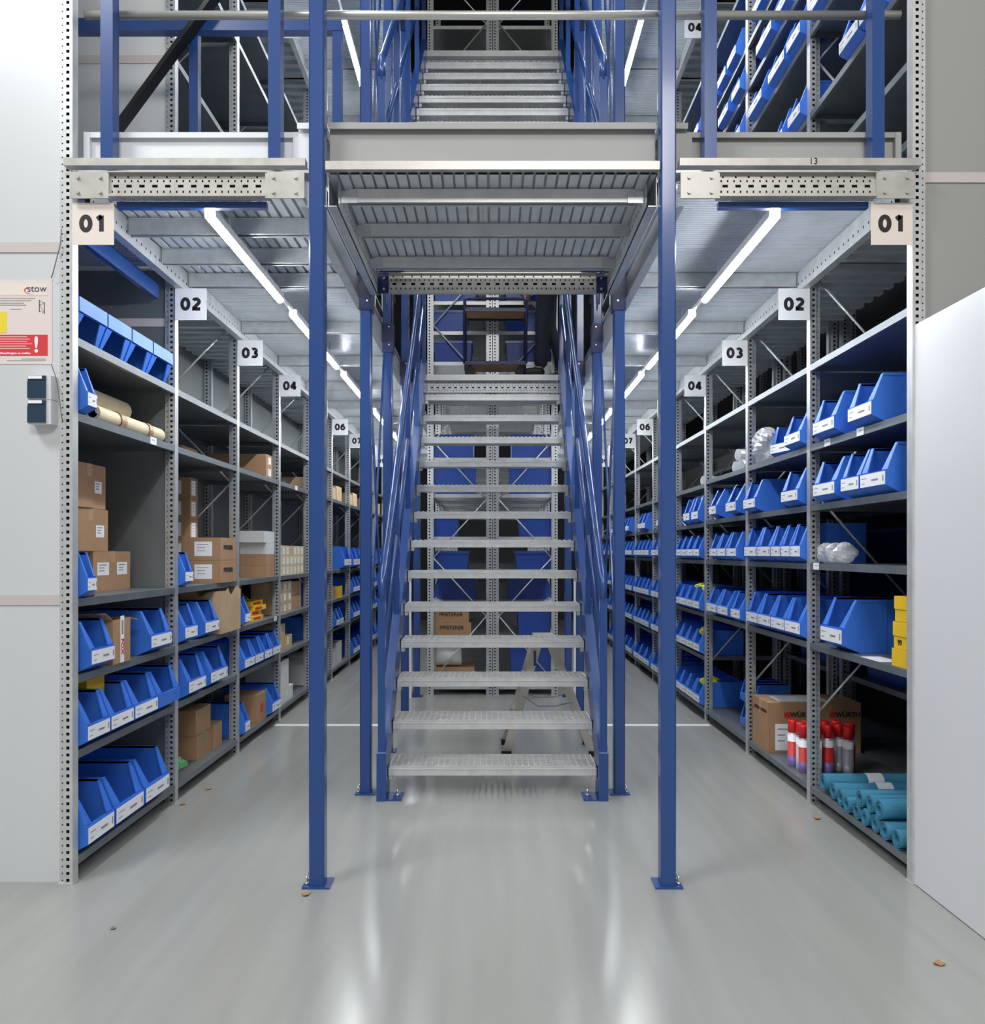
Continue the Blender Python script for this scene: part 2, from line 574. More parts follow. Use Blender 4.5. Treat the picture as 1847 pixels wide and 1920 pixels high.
# ------------------------------------------------------------------ bay number signs
def digit_paths(d):
    def arc(cx, cz, rx, rz, a0, a1, n=18):
        return [(cx + rx * math.cos(math.radians(a0 + (a1 - a0) * i / n)), cz + rz * math.sin(math.radians(a0 + (a1 - a0) * i / n))) for i in range(n + 1)]
    return {
        0: [arc(0, 0, 0.205, 0.30, 0, 360, 32)],
        1: [[(-0.14, 0.19), (0.06, 0.33)], [(0.06, 0.36), (0.06, -0.36)]],
        2: [arc(-0.01, 0.13, 0.19, 0.165, 150, -25, 14) + [(-0.20, -0.29)], [(-0.25, -0.295), (0.25, -0.295)]],
        3: [arc(-0.03, 0.155, 0.185, 0.145, 140, -90, 14), arc(-0.03, -0.15, 0.205, 0.15, 90, -140, 14)],
        4: [[(0.08, 0.36), (0.08, -0.36)], [(0.08, 0.33), (-0.235, -0.13)], [(-0.27, -0.155), (0.25, -0.155)]],
        5: [[(0.19, 0.295), (-0.17, 0.295)], [(-0.145, 0.33), (-0.165, 0.02)], arc(-0.02, -0.10, 0.205, 0.20, 125, -140, 18)],
        6: [arc(0.0, -0.11, 0.195, 0.19, 0, 360, 28), arc(0.14, -0.08, 0.33, 0.38, 178, 85, 14)],
        7: [[(-0.24, 0.295), (0.24, 0.295)], [(0.17, 0.28), (-0.10, -0.36)]],
        8: [arc(0, 0.165, 0.165, 0.14, 0, 360, 24), arc(0, -0.15, 0.20, 0.155, 0, 360, 24)],
        9: [arc(0.0, 0.11, 0.195, 0.19, 0, 360, 28), arc(-0.14, 0.08, 0.33, 0.38, -2, -95, 14)],
    }[d]


def digits_mesh(mb, txt, cx, y, cz, size):
    hw = 0.104 * size
    for i, ch in enumerate(txt):
        ox = cx + (i - (len(txt) - 1) / 2) * 0.645 * size
        for path in digit_paths(int(ch)):
            P = [Vector((ox + p[0] * 0.96 * size, cz + p[1] * size)) for p in path]
            closed = (P[0] - P[-1]).length < 1e-6
            L, R = [], []
            for k in range(len(P)):
                if closed and k in (0, len(P) - 1):
                    d = P[1] - P[-2]
                else:
                    d = P[min(k + 1, len(P) - 1)] - P[max(k - 1, 0)]
                d.normalize()
                nrm = Vector((-d.y, d.x)) * hw
                L.append(P[k] + nrm); R.append(P[k] - nrm)
            for k in range(len(P) - 1):
                mb.face([(R[k].x, y, R[k].y), (R[k + 1].x, y, R[k + 1].y), (L[k + 1].x, y, L[k + 1].y), (L[k].x, y, L[k].y)])


def sign(s, n, z0, cream=False, level='lower'):
    xa, xb = s * (XR - 0.006), s * (XR - 0.174)
    y = yu(n) - 0.034
    t = thing('bay_sign', ((xa + xb) / 2, y, z0), '%s sign reading %02d on the %s %s shelving row' % ('cream' if cream else 'white', n, level, SIDE[s]), 'sign', 'bay number signs')
    mb = MB().box(min(xa, xb), max(xa, xb), y - 0.001, y + 0.001, z0, z0 + 0.17)
    mb.box(xa - s * 0.001, xa + s * 0.001, y + 0.001, y + 0.012, z0, z0 + 0.17)
    pn = mb.build('panel', 'sign_cream' if cream else 'sign_white', t)
    mb = MB()
    digits_mesh(mb, '%02d' % n, (xa + xb) / 2, y - 0.0018, z0 + 0.086, 0.090)
    mb.build('number', 'ink', pn)


for s in (-1, 1):
    for n in range(1, 10):
        sign(s, n, 2.595, cream=(n == 1))
    for n in range(4, 8):
        sign(s, n, 5.455, level='upper')

# ------------------------------------------------------------------ mezzanine decks
def ribbed(mb, x0, x1, y0, y1, z, along, pitch, depth, gap=0.70):
    """trapezoid ribs hanging below z, running along 'x' or 'y'"""
    a0, a1 = (x0, x1) if along == 'y' else (y0, y1)
    prof = []
    k = a0
    while k < a1 - 1e-6:
        e = min(k + pitch, a1)
        w = e - k
        prof += [(k, z - depth), (k + w * gap, z - depth), (k + w * (gap + 0.03), z), (k + w * 0.97, z)]
        k = e
    prof.append((a1, z - depth))
    for (p, q) in zip(prof, prof[1:]):
        if along == 'y':
            mb.face([(p[0], y0, p[1]), (p[0], y1, p[1]), (q[0], y1, q[1]), (q[0], y0, q[1])])
        else:
            mb.face([(x0, p[0], p[1]), (x1, p[0], p[1]), (x1, q[0], q[1]), (x0, q[0], q[1])])


def beam_x(mb, x0, x1, y, zt, zb, lipw=0.03):
    """C-beam across the aisle, web towards the camera"""
    mb.box(x0, x1, y, y + 0.003, zb, zt)
    mb.box(x0, x1, y + 0.042, y + 0.045, zb, zt)
    mb.box(x0, x1, y + 0.003, y + 0.012, zb, zb + 0.003)
    mb.box(x0, x1, y + 0.034, y + 0.042, zb, zb + 0.003)
    mb.box(x0, x1, y - 0.006, y, zt - 0.004, zt)


def perforated_beam(mb, x0, x1, y, z0, z1):
    """slotted beam facing the camera, black back plate standing in for shade"""
    h = z1 - z0
    L = x1 - x0
    u, v = (0, 0, 1), (1, 0, 0)
    mb.box(x0, x1, y - 0.010, y + 0.03, z0, z0 + h * 0.10)
    mb.strip_holes((x0, y, z0 + h * 0.10), u, v, h * 0.24, L, h * 0.10, 0.006, 0.026, 0.012)
    mb.strip_holes((x0, y, z0 + h * 0.34), u, v, h * 0.24, L, h * 0.12, 0.022, 0.052, 0.02)
    mb.strip_holes((x0, y, z0 + h * 0.58), u, v, h * 0.18, L, h * 0.09, 0.006, 0.026, 0.012)
    mb.strip_holes((x0, y + 0.008, z0 + h * 0.76), u, v, h * 0.24, L, h * 0.07, 0.008, 0.052, 0.02)
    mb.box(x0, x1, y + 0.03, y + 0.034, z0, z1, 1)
    mb.box(x0, x1, y - 0.012, y + 0.03, z1, z1 + 0.004)


def bolt(mb, x, y, z, axis='y', r=0.007, m=0):
    d = {'y': (0, -1, 0), 'z': (0, 0, 1)}[axis]
    p = Vector((x, y, z))
    mb.tube([p, p + Vector(d) * 0.007], r, 6, m)


PX = 0.709            # blue post line
for lev in (0, 1):
    dz = lev * LIFT
    nm = 'first' if lev == 0 else 'second'
    for s in (-1, 1):
        t = thing('mezzanine_deck', (s * 1.2, 3.2, DECK + dz), 'galvanised %s floor deck over the %s aisle' % (nm, SIDE[s]), 'deck', 'decks over the aisles')
        xa, xb = s * 0.745, s * (XR - 0.003)
        x0, x1 = min(xa, xb), max(xa, xb)
        ys = [3.24, 4.32] + [4.32 + 0.905 * k for k in range(1, 11)]
        for i in range(len(ys) - 1):
            mb = MB()
            along = 'y' if (s < 0 and i == 0) else 'x'
            ribbed(mb, x0, x1, ys[i], ys[i + 1], DECK + dz - (0.025 if along == 'y' else 0.04), along, 0.05 if along == 'y' else 0.024, 0.020 if along == 'y' else 0.005)
            mb.box(x0, x1, ys[i], ys[i + 1] - 0.001, DECK + dz - 0.012, DECK + dz)
            mb.build('deck_panel', 'galv_deck', t)
        xi, xo = s * 0.76, s * (XR - 0.05)
        bs = ys[1:-1] + ([3.61, 3.97] if s < 0 and lev == 0 else [])
        for yb in bs:
            mb = MB()
            beam_x(mb, min(xi, xo), max(xi, xo), yb - 0.02, DECK + dz - 0.05, DECK + dz - 0.12)
            ob = mb.build('cross_beam', 'galv', t)
        # slotted side beam along the shelving
        mb = MB()
        xs_ = s * (XR - 0.045)
        mb.strip_holes((xs_, 3.26, DECK + dz - 0.15), (0, 0, 1), (0, 1, 0), 0.075, YEND - 3.26, 0.012, 0.010, 0.05, 0.02)
        mb.box(min(xs_, xs_ + s * 0.041), max(xs_, xs_ + s * 0.041), 3.26, YEND, DECK + dz - 0.153, DECK + dz - 0.150)
        mb.box(min(xs_ + s * 0.02, xs_ + s * 0.022), max(xs_ + s * 0.02, xs_ + s * 0.022), 3.26, YEND, DECK + dz - 0.15, DECK + dz - 0.05, 1)  # black backing plate painted as shade behind the holes
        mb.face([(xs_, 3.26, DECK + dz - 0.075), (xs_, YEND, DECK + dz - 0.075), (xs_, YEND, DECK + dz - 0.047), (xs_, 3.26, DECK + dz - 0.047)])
        mb.build('side_beam', ['galv', 'slot_shade'], t)
        # beam along the blue posts
        mb = MB()
        mb.box(min(s * 0.745, s * 0.760), max(s * 0.745, s * 0.760), 3.24, YEND, DECK + dz - 0.15, DECK + dz - 0.047)
        mb.box(min(s * 0.745, s * 0.785), max(s * 0.745, s * 0.785), 3.24, YEND, DECK + dz - 0.154, DECK + dz - 0.150)
        mb.build('side_beam', 'galv', t)
        # front end: cover plate, slotted beam, end plates
        a, b = s * 0.750, s * (XR + 0.012)
        a, b = min(a, b), max(a, b)
        MB().box(a, b, 3.160, 3.199, DECK + dz - 0.020, DECK + dz + 0.010).build('edge_plate', 'galv_warm', t)
        mb = MB()
        a, b = s * 0.905, s * 1.545
        a, b = min(a, b), max(a, b)
        perforated_beam(mb, a, b, 3.175, DECK + dz - 0.140, DECK + dz - 0.045)
        mb.build('front_beam', ['galv_warm', 'slot_shade'], t)
        a, b = sorted((s * 0.92, s * 1.53))
        MB().box(a, b, 3.212, 3.236, DECK + dz - 0.168, DECK + dz - 0.142).build('blue_tie', 'blue_paint', t)
        for (a, b) in ((0.755, 0.912), (1.54, 1.695)):
            mb = MB()
            xa_, xb_ = min(s * a, s * b), max(s * a, s * b)
            mb.box(xa_, xb_, 3.166, 3.174, DECK + dz - 0.148, DECK + dz - 0.042)
            xc = (a + b) / 2
            for bx in (-0.045, 0.045):
                for bz in (-0.126, -0.066):
                    bolt(mb, s * (xc + bx), 3.166, DECK + dz + bz)
            mb.build('end_plate', 'galv_warm', t)
        if lev == 0:
            mb = MB()
            a, b = s * 0.80, s * 1.69
            a, b = min(a, b), max(a, b)
            mb.box(a, b, 3.285, 3.289, DECK, DECK + 0.165)
            mb.box(a, b, 3.268, 3.289, DECK + 0.165, DECK + 0.169)
            mb.box(a, b, 3.265, 3.269, DECK + 0.147, DECK + 0.169)
            for e in (0.80, 1.665):
                e0, e1 = min(s * e, s * (e + 0.025)), max(s * e, s * (e + 0.025))
                mb.box(e0, e1, 3.262, 3.286, DECK, DECK + 0.168)
            mb.build('toe_board', 'toe_board' if s < 0 else 'toe_board_shaded', t)  # right board darkened in colour where less light falls
        if lev == 0 and s > 0:
            text('writing', '13', 0.036, (1.285, 3.1592, DECK - 0.004), 'cam', 'ink', t, bold=0.0, roll=0.0)
        if lev == 0 and s < 0:
            mb = MB()
            mb.box(-1.790, -1.774, 3.30, 4.20, 2.70, 2.775)
            mb.box(-1.800, -1.774, 3.30, 4.20, 2.697, 2.70)
            mb.build('blue_beam', 'blue_paint', t)

# front platform
t = thing('stair_platform', (0, 3.2, DECK), 'galvanised platform between the two front blue posts, before the stairs', 'platform')
mb = MB()
ribbed(mb, -0.67, 0.67, 3.20, 4.272, DECK - 0.016, 'y', 0.047, 0.022, 0.78)
mb.box(-0.67, 0.67, 3.20, 4.272, DECK - 0.012, DECK)
mb.build('deck_panel', 'galv_deck', t)
MB().box(-0.672, 0.672, 3.172, 3.198, DECK - 0.030, DECK + 0.004).build('edge_plate', 'galv_warm', t)
for yb in (3.306, 3.655, 4.065):
    mb = MB()
    mb.box(-0.60, 0.60, yb, yb + 0.003, 2.822, DECK - 0.047)
    mb.box(-0.60, 0.60, yb + 0.042, yb + 0.045, 2.822, DECK - 0.047)
    mb.box(-0.60, 0.60, yb, yb + 0.012, 2.818, 2.822)
    mb.box(-0.60, 0.60, yb + 0.034, yb + 0.045, 2.818, 2.822)
    mb.build('cross_beam', 'galv_light', t)
    for e in (-1, 1):
        mb = MB()
        mb.box(min(e * 0.565, e * 0.632), max(e * 0.565, e * 0.632), yb - 0.006, yb - 0.001, 2.812, 2.862)
        bolt(mb, e * 0.60, yb - 0.006, 2.845, r=0.006)
        mb.build('bracket', 'galv', t)
for e in (-1, 1):
    mb = MB()
    a, b = sorted((e * 0.640, e * 0.676))
    mb.box(a, b, 3.245, 4.36, 2.772, 2.776)
    a2, b2 = sorted((e * 0.672, e * 0.676))
    mb.box(a2, b2, 3.245, 4.36, 2.776, 2.90)
    mb.strip_holes((e * 0.634, 3.245, 2.776), (0, 0, 1), (0, 1, 0), 0.10, 1.11, 0.012, 0.012, 0.05, 0.02)
    mb.build('side_beam', 'galv', t)
mb = MB()
perforated_beam(mb, -0.575, 0.575, 4.375, 2.790, 2.895)
mb.build('rear_beam', ['galv_warm', 'slot_shade'], t)
for e in (-1, 1):
    a, b = sorted((e * 0.575, e * 0.675))
    mb = MB().box(a, b, 4.362, 4.374, 2.785, 2.895)
    for bz in (2.805, 2.865):
        bolt(mb, e * 0.60, 4.362, bz, r=0.008, m=1)
    mb.build('end_plate', ['navy_plate', 'bolt_zinc'], t)
mb = MB()
mb.box(-0.672, 0.672, 3.262, 3.266, DECK + 0.004, DECK + 0.19)
mb.box(-0.672, 0.672, 3.240, 3.266, DECK + 0.190, DECK + 0.194)
mb.box(-0.672, 0.672, 3.237, 3.241, DECK + 0.168, DECK + 0.194)
mb.build('toe_board', 'toe_board_shaded', t)
for e in (-1, 1):
    a, b = sorted((e * 0.742, e * 0.80))
    mb = MB()
    mb.box(a, b, 3.250, 3.254, DECK + 0.011, DECK + 0.185)
    mb.box(a, b, 3.232, 3.254, DECK + 0.185, DECK + 0.189)
    mb.box(a, b, 3.230, 3.233, DECK + 0.165, DECK + 0.189)
    mb.build('toe_board', 'toe_board' if e < 0 else 'toe_board_shaded', t)

# landing decks behind the stairs
for lev in (0, 1):
    dz = lev * LIFT
    t = thing('landing_deck', (0, 7.0, DECK + dz), 'galvanised landing at the head of the %s flight of stairs' % ('lower' if lev == 0 else 'upper'), 'deck')
    mb = MB()
    ribbed(mb, -0.66, 0.66, 7.0, CY - 0.03, DECK + dz - 0.045, 'x', 0.024, 0.004)
    mb.box(-0.66, 0.66, 7.0, CY - 0.03, DECK + dz - 0.012, DECK + dz)
    mb.build('deck_panel', 'galv_deck', t)
    mb = MB()
    perforated_beam(mb, -0.62, 0.62, 7.01, DECK + dz - 0.15, DECK + dz - 0.052)
    mb.build('front_beam', ['galv', 'slot_shade'], t)
    MB().box(-0.60, 0.60, 6.965, 6.999, DECK + dz - 0.05, DECK + dz).build('nosing', 'galv_light', t)

# ------------------------------------------------------------------ blue posts
POST_Y = [3.207, 4.43, 5.36, 6.40, 7.40]
NEAR = ['front', 'second', 'third', 'fourth', 'fifth']
for s in (-1, 1):
    for i, y in enumerate(POST_Y):
        t = thing('steel_post', (s * PX, y, 0), 'blue square steel post, %s from the front on the %s of the stairs' % (NEAR[i] if i else 'first', SIDE[s]), 'post', 'blue mezzanine posts')
        w = 0.031
        mb = MB()
        x = s * PX
        c = 0.006
        poly = [(x - w + c, y - w), (x + w - c, y - w), (x + w, y - w + c), (x + w, y + w - c), (x + w - c, y + w), (x - w + c, y + w), (x - w, y + w - c), (x - w, y - w + c)]
        mb.prism(poly, 'z', 0.008, 5.70)
        mb.build('shaft', 'blue_paint', t)
        bp_ = MB().box(x - 0.056, x + 0.056, y - 0.045, y + 0.055, 0.0, 0.008).build('base_plate', 'blue_paint', t)
        for (bx, by) in ((s * 0.043, -0.012), (s * 0.043, 0.035)):
            mb = MB()
            p = Vector((x + bx, y + by, 0.008))
            mb.tube([p, p + Vector((0, 0, 0.009))], 0.010, 6)
            mb.tube([p + Vector((0, 0, 0.009)), p + Vector((0, 0, 0.034))], 0.005, 8)
            mb.build('anchor_bolt', 'bolt_zinc', bp_)
        if i in (1, 2, 3, 4):
            # dark bolted head plates at both decks
            for lev in (0, 1):
                z1 = DECK + lev * LIFT - 0.02
                mb = MB()
                a, b = sorted((x - s * 0.032, x - s * 0.038))
                mb.box(a, b, y - 0.05, y + 0.05, z1 - 0.20, z1)
                mb.box(x - 0.034, x + 0.034, y - 0.040, y - 0.033, z1 - 0.20, z1 - 0.004)
                for bz in (0.03, 0.15):
                    bolt(mb, x - s * 0.012, y - 0.040, z1 - bz, r=0.006, m=1)
                mb.build('head_plate', ['navy_plate', 'bolt_zinc'], t)
# crossed braces between second and third posts
for s in (-1, 1):
    for lev in (0, 1):
        z0 = lev * LIFT
        for k, (p, q) in enumerate((((4.50, 2.70), (5.285, 0.30)), ((4.50, 0.30), (5.285, 2.70)))):
            if lev == 1:
                p, q = (p[0], p[1] if p[1] > 1 else 0.15), (q[0], q[1] if q[1] > 1 else 0.15)
            xo = s * (PX + 0.004 + 0.012 * k)
            o = MB().bar((xo, p[0], z0 + p[1]), (xo, q[0], z0 + q[1]), 0.008, 0.045, up=(0, 1, 0)).build('brace_bar', 'blue_paint', origin=(xo, 4.9, z0 + 1.5))
            tag(o, 'blue diagonal brace bar %s towards the back, %s storey, %s of the stairs' % ('falling' if k == 0 else 'rising', 'lower' if lev == 0 else 'upper', SIDE[s]), 'brace', 'blue diagonal braces')

# ------------------------------------------------------------------ stairs
def make_stairs():
    t = thing('staircase', (0, 4.28, 0), 'blue steel staircase with galvanised grating treads rising from the floor', 'stairs')
    R, G = 0.2105, 0.20
    sl = R / G
    ztop = lambda y: 0.26 + (y - 4.28) * sl
    for s in (-1, 1):
        poly = [(4.28, 0.0), (4.28, 0.26), (6.95, ztop(6.95) - 0.02), (6.95, ztop(6.95) - 0.29), (4.43, ztop(4.43) - 0.27), (4.43, 0.0)]
        a, b = sorted((s * 0.577, s * 0.629))
        MB().prism(poly, 'x', a, b).build('stringer', 'blue_paint', t)
        a, b = sorted((s * 0.576, s * 0.495))
        fp = MB().box(a, b, 4.285, 4.43, 0.0, 0.008).build('foot_plate', 'blue_paint', t)
        mb = MB()
        p = Vector((s * 0.525, 4.36, 0.008))
        mb.tube([p, p + Vector((0, 0, 0.009))], 0.011, 6)
        mb.tube([p + Vector((0, 0, 0.009)), p + Vector((0, 0, 0.036))], 0.006, 8)
        mb.build('anchor_bolt', 'bolt_zinc', fp)
        # guard: newel, posts, mid rail, hand rail
        xs = s * 0.603
        hz = lambda y: 1.255 + (y - 4.36) * sl
        MB().box(xs - 0.020, xs + 0.020, 4.285, 4.325, 0.255, 1.10).build('newel_post', 'blue_paint', t)
        for yp in (4.97, 5.64, 6.30, 6.93):
            MB().box(xs - 0.017, xs + 0.017, yp - 0.017, yp + 0.017, ztop(yp) - 0.06, hz(yp)).build('guard_post', 'blue_paint', t)
        pts = [(xs, 4.305, 1.085), (xs, 4.305, 1.16), (xs, 4.312, 1.20), (xs, 4.332, 1.232), (xs, 4.38, 1.255 + 0.02 * sl)]
        pts += [(xs, y, hz(y)) for y in (4.6, 5.4, 6.2, 6.93)]
        pts += [(xs, 6.99, hz(6.93) + 0.045), (xs, 7.05, hz(6.93) + 0.05)]
        MB().tube(pts, 0.0215, 14).build('handrail', 'blue_paint', t)
        MB().tube([(xs, y, hz(y) - 0.44) for y in (4.31, 5.5, 6.93)], 0.0155, 12).build('mid_rail', 'blue_paint', t)
    first = None
    for k in range(13):
        y, z = 4.343 + G * k, 0.173 + R * k
        if first is None:
            mb = MB()
            hw = 0.572
            mb.box(-hw, hw, y, y + 0.006, z - 0.050, z - 0.004)
            mb.box(-hw, hw, y - 0.003, y + 0.001, z - 0.017, z - 0.013)
            mb.box(-hw, hw, y - 0.001, y + 0.012, z - 0.006, z)
            mb.box(-hw, hw, y + 0.264, y + 0.270, z - 0.035, z)
            for e in (-1, 1):
                a, b = sorted((e * hw, e * (hw - 0.005)))
                mb.box(a, b, y - 0.001, y + 0.27, z - 0.055, z)
                a, b = sorted((e * hw, e * (hw - 0.02)))
                mb.box(a, b, y + 0.01, y + 0.06, z - 0.075, z - 0.05)
            for j in range(1, 8):
                yy = y + 0.012 + j * 0.0315
                mb.box(-hw, hw, yy, yy + 0.003, z - 0.030, z - 0.001)
            n = 34
            for j in range(1, n):
                xx = -hw + 2 * hw * j / n
                mb.box(xx - 0.0015, xx + 0.0015, y + 0.006, y + 0.266, z - 0.024, z - 0.002)
                mb.box(xx - 0.009, xx + 0.009, y - 0.001, y + 0.010, z, z + 0.0045)
            first = mb.build('tread', 'galv_light', t)
            y0, z0 = y, z
        else:
            c = first.copy()
            COL.objects.link(c)
            c.parent = t
            c.location = (0, y - y0, z - z0)
            ORG[c] = ORG[first]
    return t


stairs = make_stairs()
remember(stairs)
up = copy_tree(stairs)
up.location = (0, 4.28, 2.835)
up['label'] = 'upper flight of blue stairs with grating treads, above the platform'
# the upper flight stands on the deck: its feet are cut shorter
for c in kids(up):
    k = c.name.split('.')[0]
    if k in ('foot_plate', 'anchor_bolt'):
        c.location.z += 0.087
    elif k == 'stringer':
        c.data = c.data.copy()
        for v in c.data.vertices:
            if v.co.z < 0.01:
                v.co.z = 0.087

# ------------------------------------------------------------------ guard rail on the first floor front
t = thing('guard_rail', (0, 3.22, DECK), 'guard rail of blue posts and galvanised tubes along the deck front', 'railing')
for x in (-1.565, -0.885, 0.885, 1.565):
    w = 0.025
    p = MB().box(x - w, x + w, 3.200, 3.255, DECK + 0.011, DECK + 1.12).build('post', 'blue_paint', t)
    mb = MB().face([(x - 0.005, 3.199, DECK + 0.03), (x + 0.012, 3.199, DECK + 0.03), (x + 0.004, 3.199, DECK + 0.075)])
for z in (3.578, 4.0):
    MB().tube([(-1.69, 3.274, z), (1.69, 3.274, z)], 0.0165, 14).build('rail', 'rail_steel', t)

t = thing('safety_gate', (-1.45, 3.9, DECK), 'blue safety gate frame with a black diagonal brace, upper floor left', 'gate')
MB().bar((-2.22, 3.9, 3.945), (-0.745, 3.9, 3.945), 0.05, 0.06).build('top_rail', 'blue_paint', t)
for x in (-0.765, -1.47):
    MB().box(x - 0.022, x + 0.022, 3.878, 3.922, DECK + 0.001, 3.915).build('leg', 'blue_paint', t)
MB().bar((-1.86, 3.84, 3.36), (-1.33, 3.84, 4.08), 0.02, 0.065, up=(0, 1, 0.001)).build('brace', 'black_paint', t)

# ------------------------------------------------------------------ tube lamps
ks = 0
for lev in (0, 1):
    for s in (-1, 1):
        for k in range(6):
            ya = 3.04 + 1.575 * k if k else 3.26
            yb = 3.04 + 1.575 * k + 1.30
            x, z = s * 1.168, (2.742 if lev == 0 else 5.535)
            t = thing('tube_light', (x, (ya + yb) / 2, z), 'glowing white tube lamp, %s along the %s aisle under the %s deck' % (ORDN[k], SIDE[s], 'lower' if lev == 0 else 'upper'), 'lamp', 'tube lamps under the decks')
            MB().tube([(x, ya, z), (x, yb, z)], 0.021, 12).build('tube', 'lamp_tube', t)
            mb = MB().box(x - 0.0225, x + 0.0225, ya + 0.004, yb - 0.004, z - 0.003, z + 0.032)
            mb.box(x - 0.008, x + 0.008, yb + 0.002, yb + 0.265, z + 0.012, z + 0.030)
            for yy in (ya + 0.25, yb - 0.25):
                mb.tube([(x, yy, z + 0.03), (x, yy, DECK + lev * LIFT - 0.055)], 0.004, 6)
            mb.build('mount', 'lamp_housing', t)

# ------------------------------------------------------------------ bins
BIN = {}
BIN_SEEN = {}


def bin_proto(w, h, l, labelled=True):
    key = (round(w, 3), round(h, 3), round(l, 3), labelled)
    if key in BIN:
        return copy_tree(BIN[key])
    W = w / 2
    t = 0.004
    mb = MB()
    side = [(0.17 * l, 0), (l, 0), (l, h), (0.135 * l, h), (0.02 * l, 0.47 * h), (0, 0.45 * h), (0, 0.16 * h)]
    for e in (-1, 1):
        a, b = sorted((e * W, e * (W - t)))
        mb.prism(side, 'x', a, b)
    mb.box(-W + t, W - t, 0.17 * l, l - t, 0, t)
    mb.box(-W + t, W - t, l - t, l, 0, h)
    mb.prism([(0, 0.16 * h), (0.17 * l, 0), (0.17 * l + t, t), (t, 0.16 * h + t * 0.5)], 'x', -W + t, W - t)
    mb.box(-W + t, W - t, 0, t, 0.16 * h, 0.45 * h)
    mb.box(-W + t, W - t, t, 0.03 * l + t, 0.435 * h, 0.455 * h)
    # inward flanges of the sloping front edge
    y0, z0, y1, z1 = 0.02 * l, 0.47 * h, 0.135 * l, h
    for e in (-1, 1):
        A = [(e * (W - t), y0, z0), (e * (W - t), y1, z1), (e * (W - 0.085 * w), y1, z1), (e * (W - 0.215 * w), y0, z0)]
        B = [(p[0], p[1] + 0.005, p[2] - 0.002) for p in A]
        if e < 0:
            A, B = A[::-1], B[::-1]
        mb.face(A); mb.face(B[::-1])
        for i in range(4):
            j = (i + 1) % 4
            mb.face([A[j], A[i], B[i], B[j]])
    # rim and side rib
    for e in (-1, 1):
        a, b = sorted((e * (W + 0.003), e * (W - t)))
        mb.box(a, b, 0.135 * l, l, h - 0.010, h + 0.002)
        a, b = sorted((e * (W + 0.0015), e * W))
        mb.box(a, b, 0.40 * l, 0.412 * l, 0.01, h - 0.01)
    mb.box(-W, W, l - t, l + 0.003, h - 0.010, h + 0.002)
    o = mb.build('picking_bin', 'bin_blue')
    if labelled:
        lb = MB().box(-W * 0.97, W * 0.97, -0.002, 0, 0.17 * h, 0.43 * h)
        a = h
        lb.box(-W * 0.85, -W * 0.45, -0.0025, -0.002, 0.335 * a, 0.350 * a, 1)
        lb.box(-W * 0.85, -W * 0.60, -0.0025, -0.002, 0.235 * a, 0.250 * a, 1)
        lb.box(-W * 0.05, W * 0.45, -0.0025, -0.002, 0.27 * a, 0.31 * a, 1)
        lb.box(W * 0.80, W * 0.88, -0.0025, -0.002, 0.24 * a, 0.36 * a, 1)
        lb.build('label_strip', ['label_white', 'ink_soft'], o)
    BIN[key] = o
    remember(o)
    return o


def lev_name(levs, z):
    i = sorted(levs).index(z)
    n = len(levs)
    if i == 0: return 'bottom shelf'
    if i == n - 1: return 'top shelf'
    return '%s shelf up' % ORDN[i]


def bins(s, n, li, spans, h=0.2, l=0.36, ox=0.035, inverted=False, labelled=True, upper=False, ll=None):
    levs = (UP_L if s < 0 else UP_R) if upper else shelf_levels(s, n)
    z = levs[li]
    for (a, b) in spans:
        key = (s, n, li, upper)
        i = BIN_SEEN.get(key, 0)
        BIN_SEEN[key] = i + 1
        o = bin_proto(b - a - 0.008, h, l, labelled)
        o.location = (s * (XR - ox), (a + b) / 2, z + 0.0008)
        rz = math.pi / 2 if s < 0 else -math.pi / 2
        o.rotation_euler = (0, 0, rz)
        if inverted:
            o.location.z = z + h + 0.003
            o.rotation_euler = (0, math.pi, math.pi / 2 if s < 0 else -math.pi / 2)
        where = 'upper floor' if upper else lev_name(levs, z)
        if upper:
            lab = 'blue bin, %s from the front on upper floor %s, %s bay %s' % (ORDN[i], lev_name(levs, z), SIDE[s], NUM[n])
        else:
            lab = '%sblue picking bin, %s from the front on %s, %s bay %s' % ('upturned ' if inverted else '', ORDN[i], lev_name(levs, z), SIDE[s], NUM[n])
        tag(o, lab, 'bin', 'blue picking bins')


def row(a, b, k):
    w = (b - a) / k
    return [(a + w * i, a + w * (i + 1)) for i in range(k)]


# left bays
bins(-1, 1, 5, [(3.258, 3.50), (3.504, 3.735), (3.74, 3.968), (3.975, 4.22)], h=0.205, l=0.36, ox=0.0, inverted=True, labelled=False)
bins(-1, 1, 4, [(3.255, 3.338)], l=0.34)
bins(-1, 1, 3, [(3.255, 3.335)], l=0.30, h=0.19)
bins(-1, 1, 2, [(3.285, 3.495), (3.86, 4.115)], l=0.40, h=0.215)
bins(-1, 1, 1, [(3.254, 3.452), (3.455, 3.68), (3.685, 3.945)], l=0.38, h=0.215)
bins(-1, 1, 1, [(3.95, 4.222)], l=0.38, h=0.215, labelled=False)
bins(-1, 1, 0, [(3.256, 3.49), (3.50, 3.785), (3.80, 4.085)], l=0.46, h=0.25)
bins(-1, 2, 3, [(4.29, 4.41)], h=0.19, l=0.3)
bins(-1, 2, 2, [(4.288, 4.475), (4.59, 4.83)], l=0.40, h=0.215)
bins(-1, 2, 1, [(4.34, 4.61), (4.68, 4.985)], l=0.40, h=0.225)
bins(-1, 2, 0, [(4.99, 5.245)], l=0.28, h=0.29, ox=-0.27)
bins(-1, 3, 2, [(5.33, 5.455)], l=0.36)
bins(-1, 3, 1, [(5.325, 5.55), (5.56, 5.765), (5.79, 6.0), (6.01, 6.22)], l=0.36)
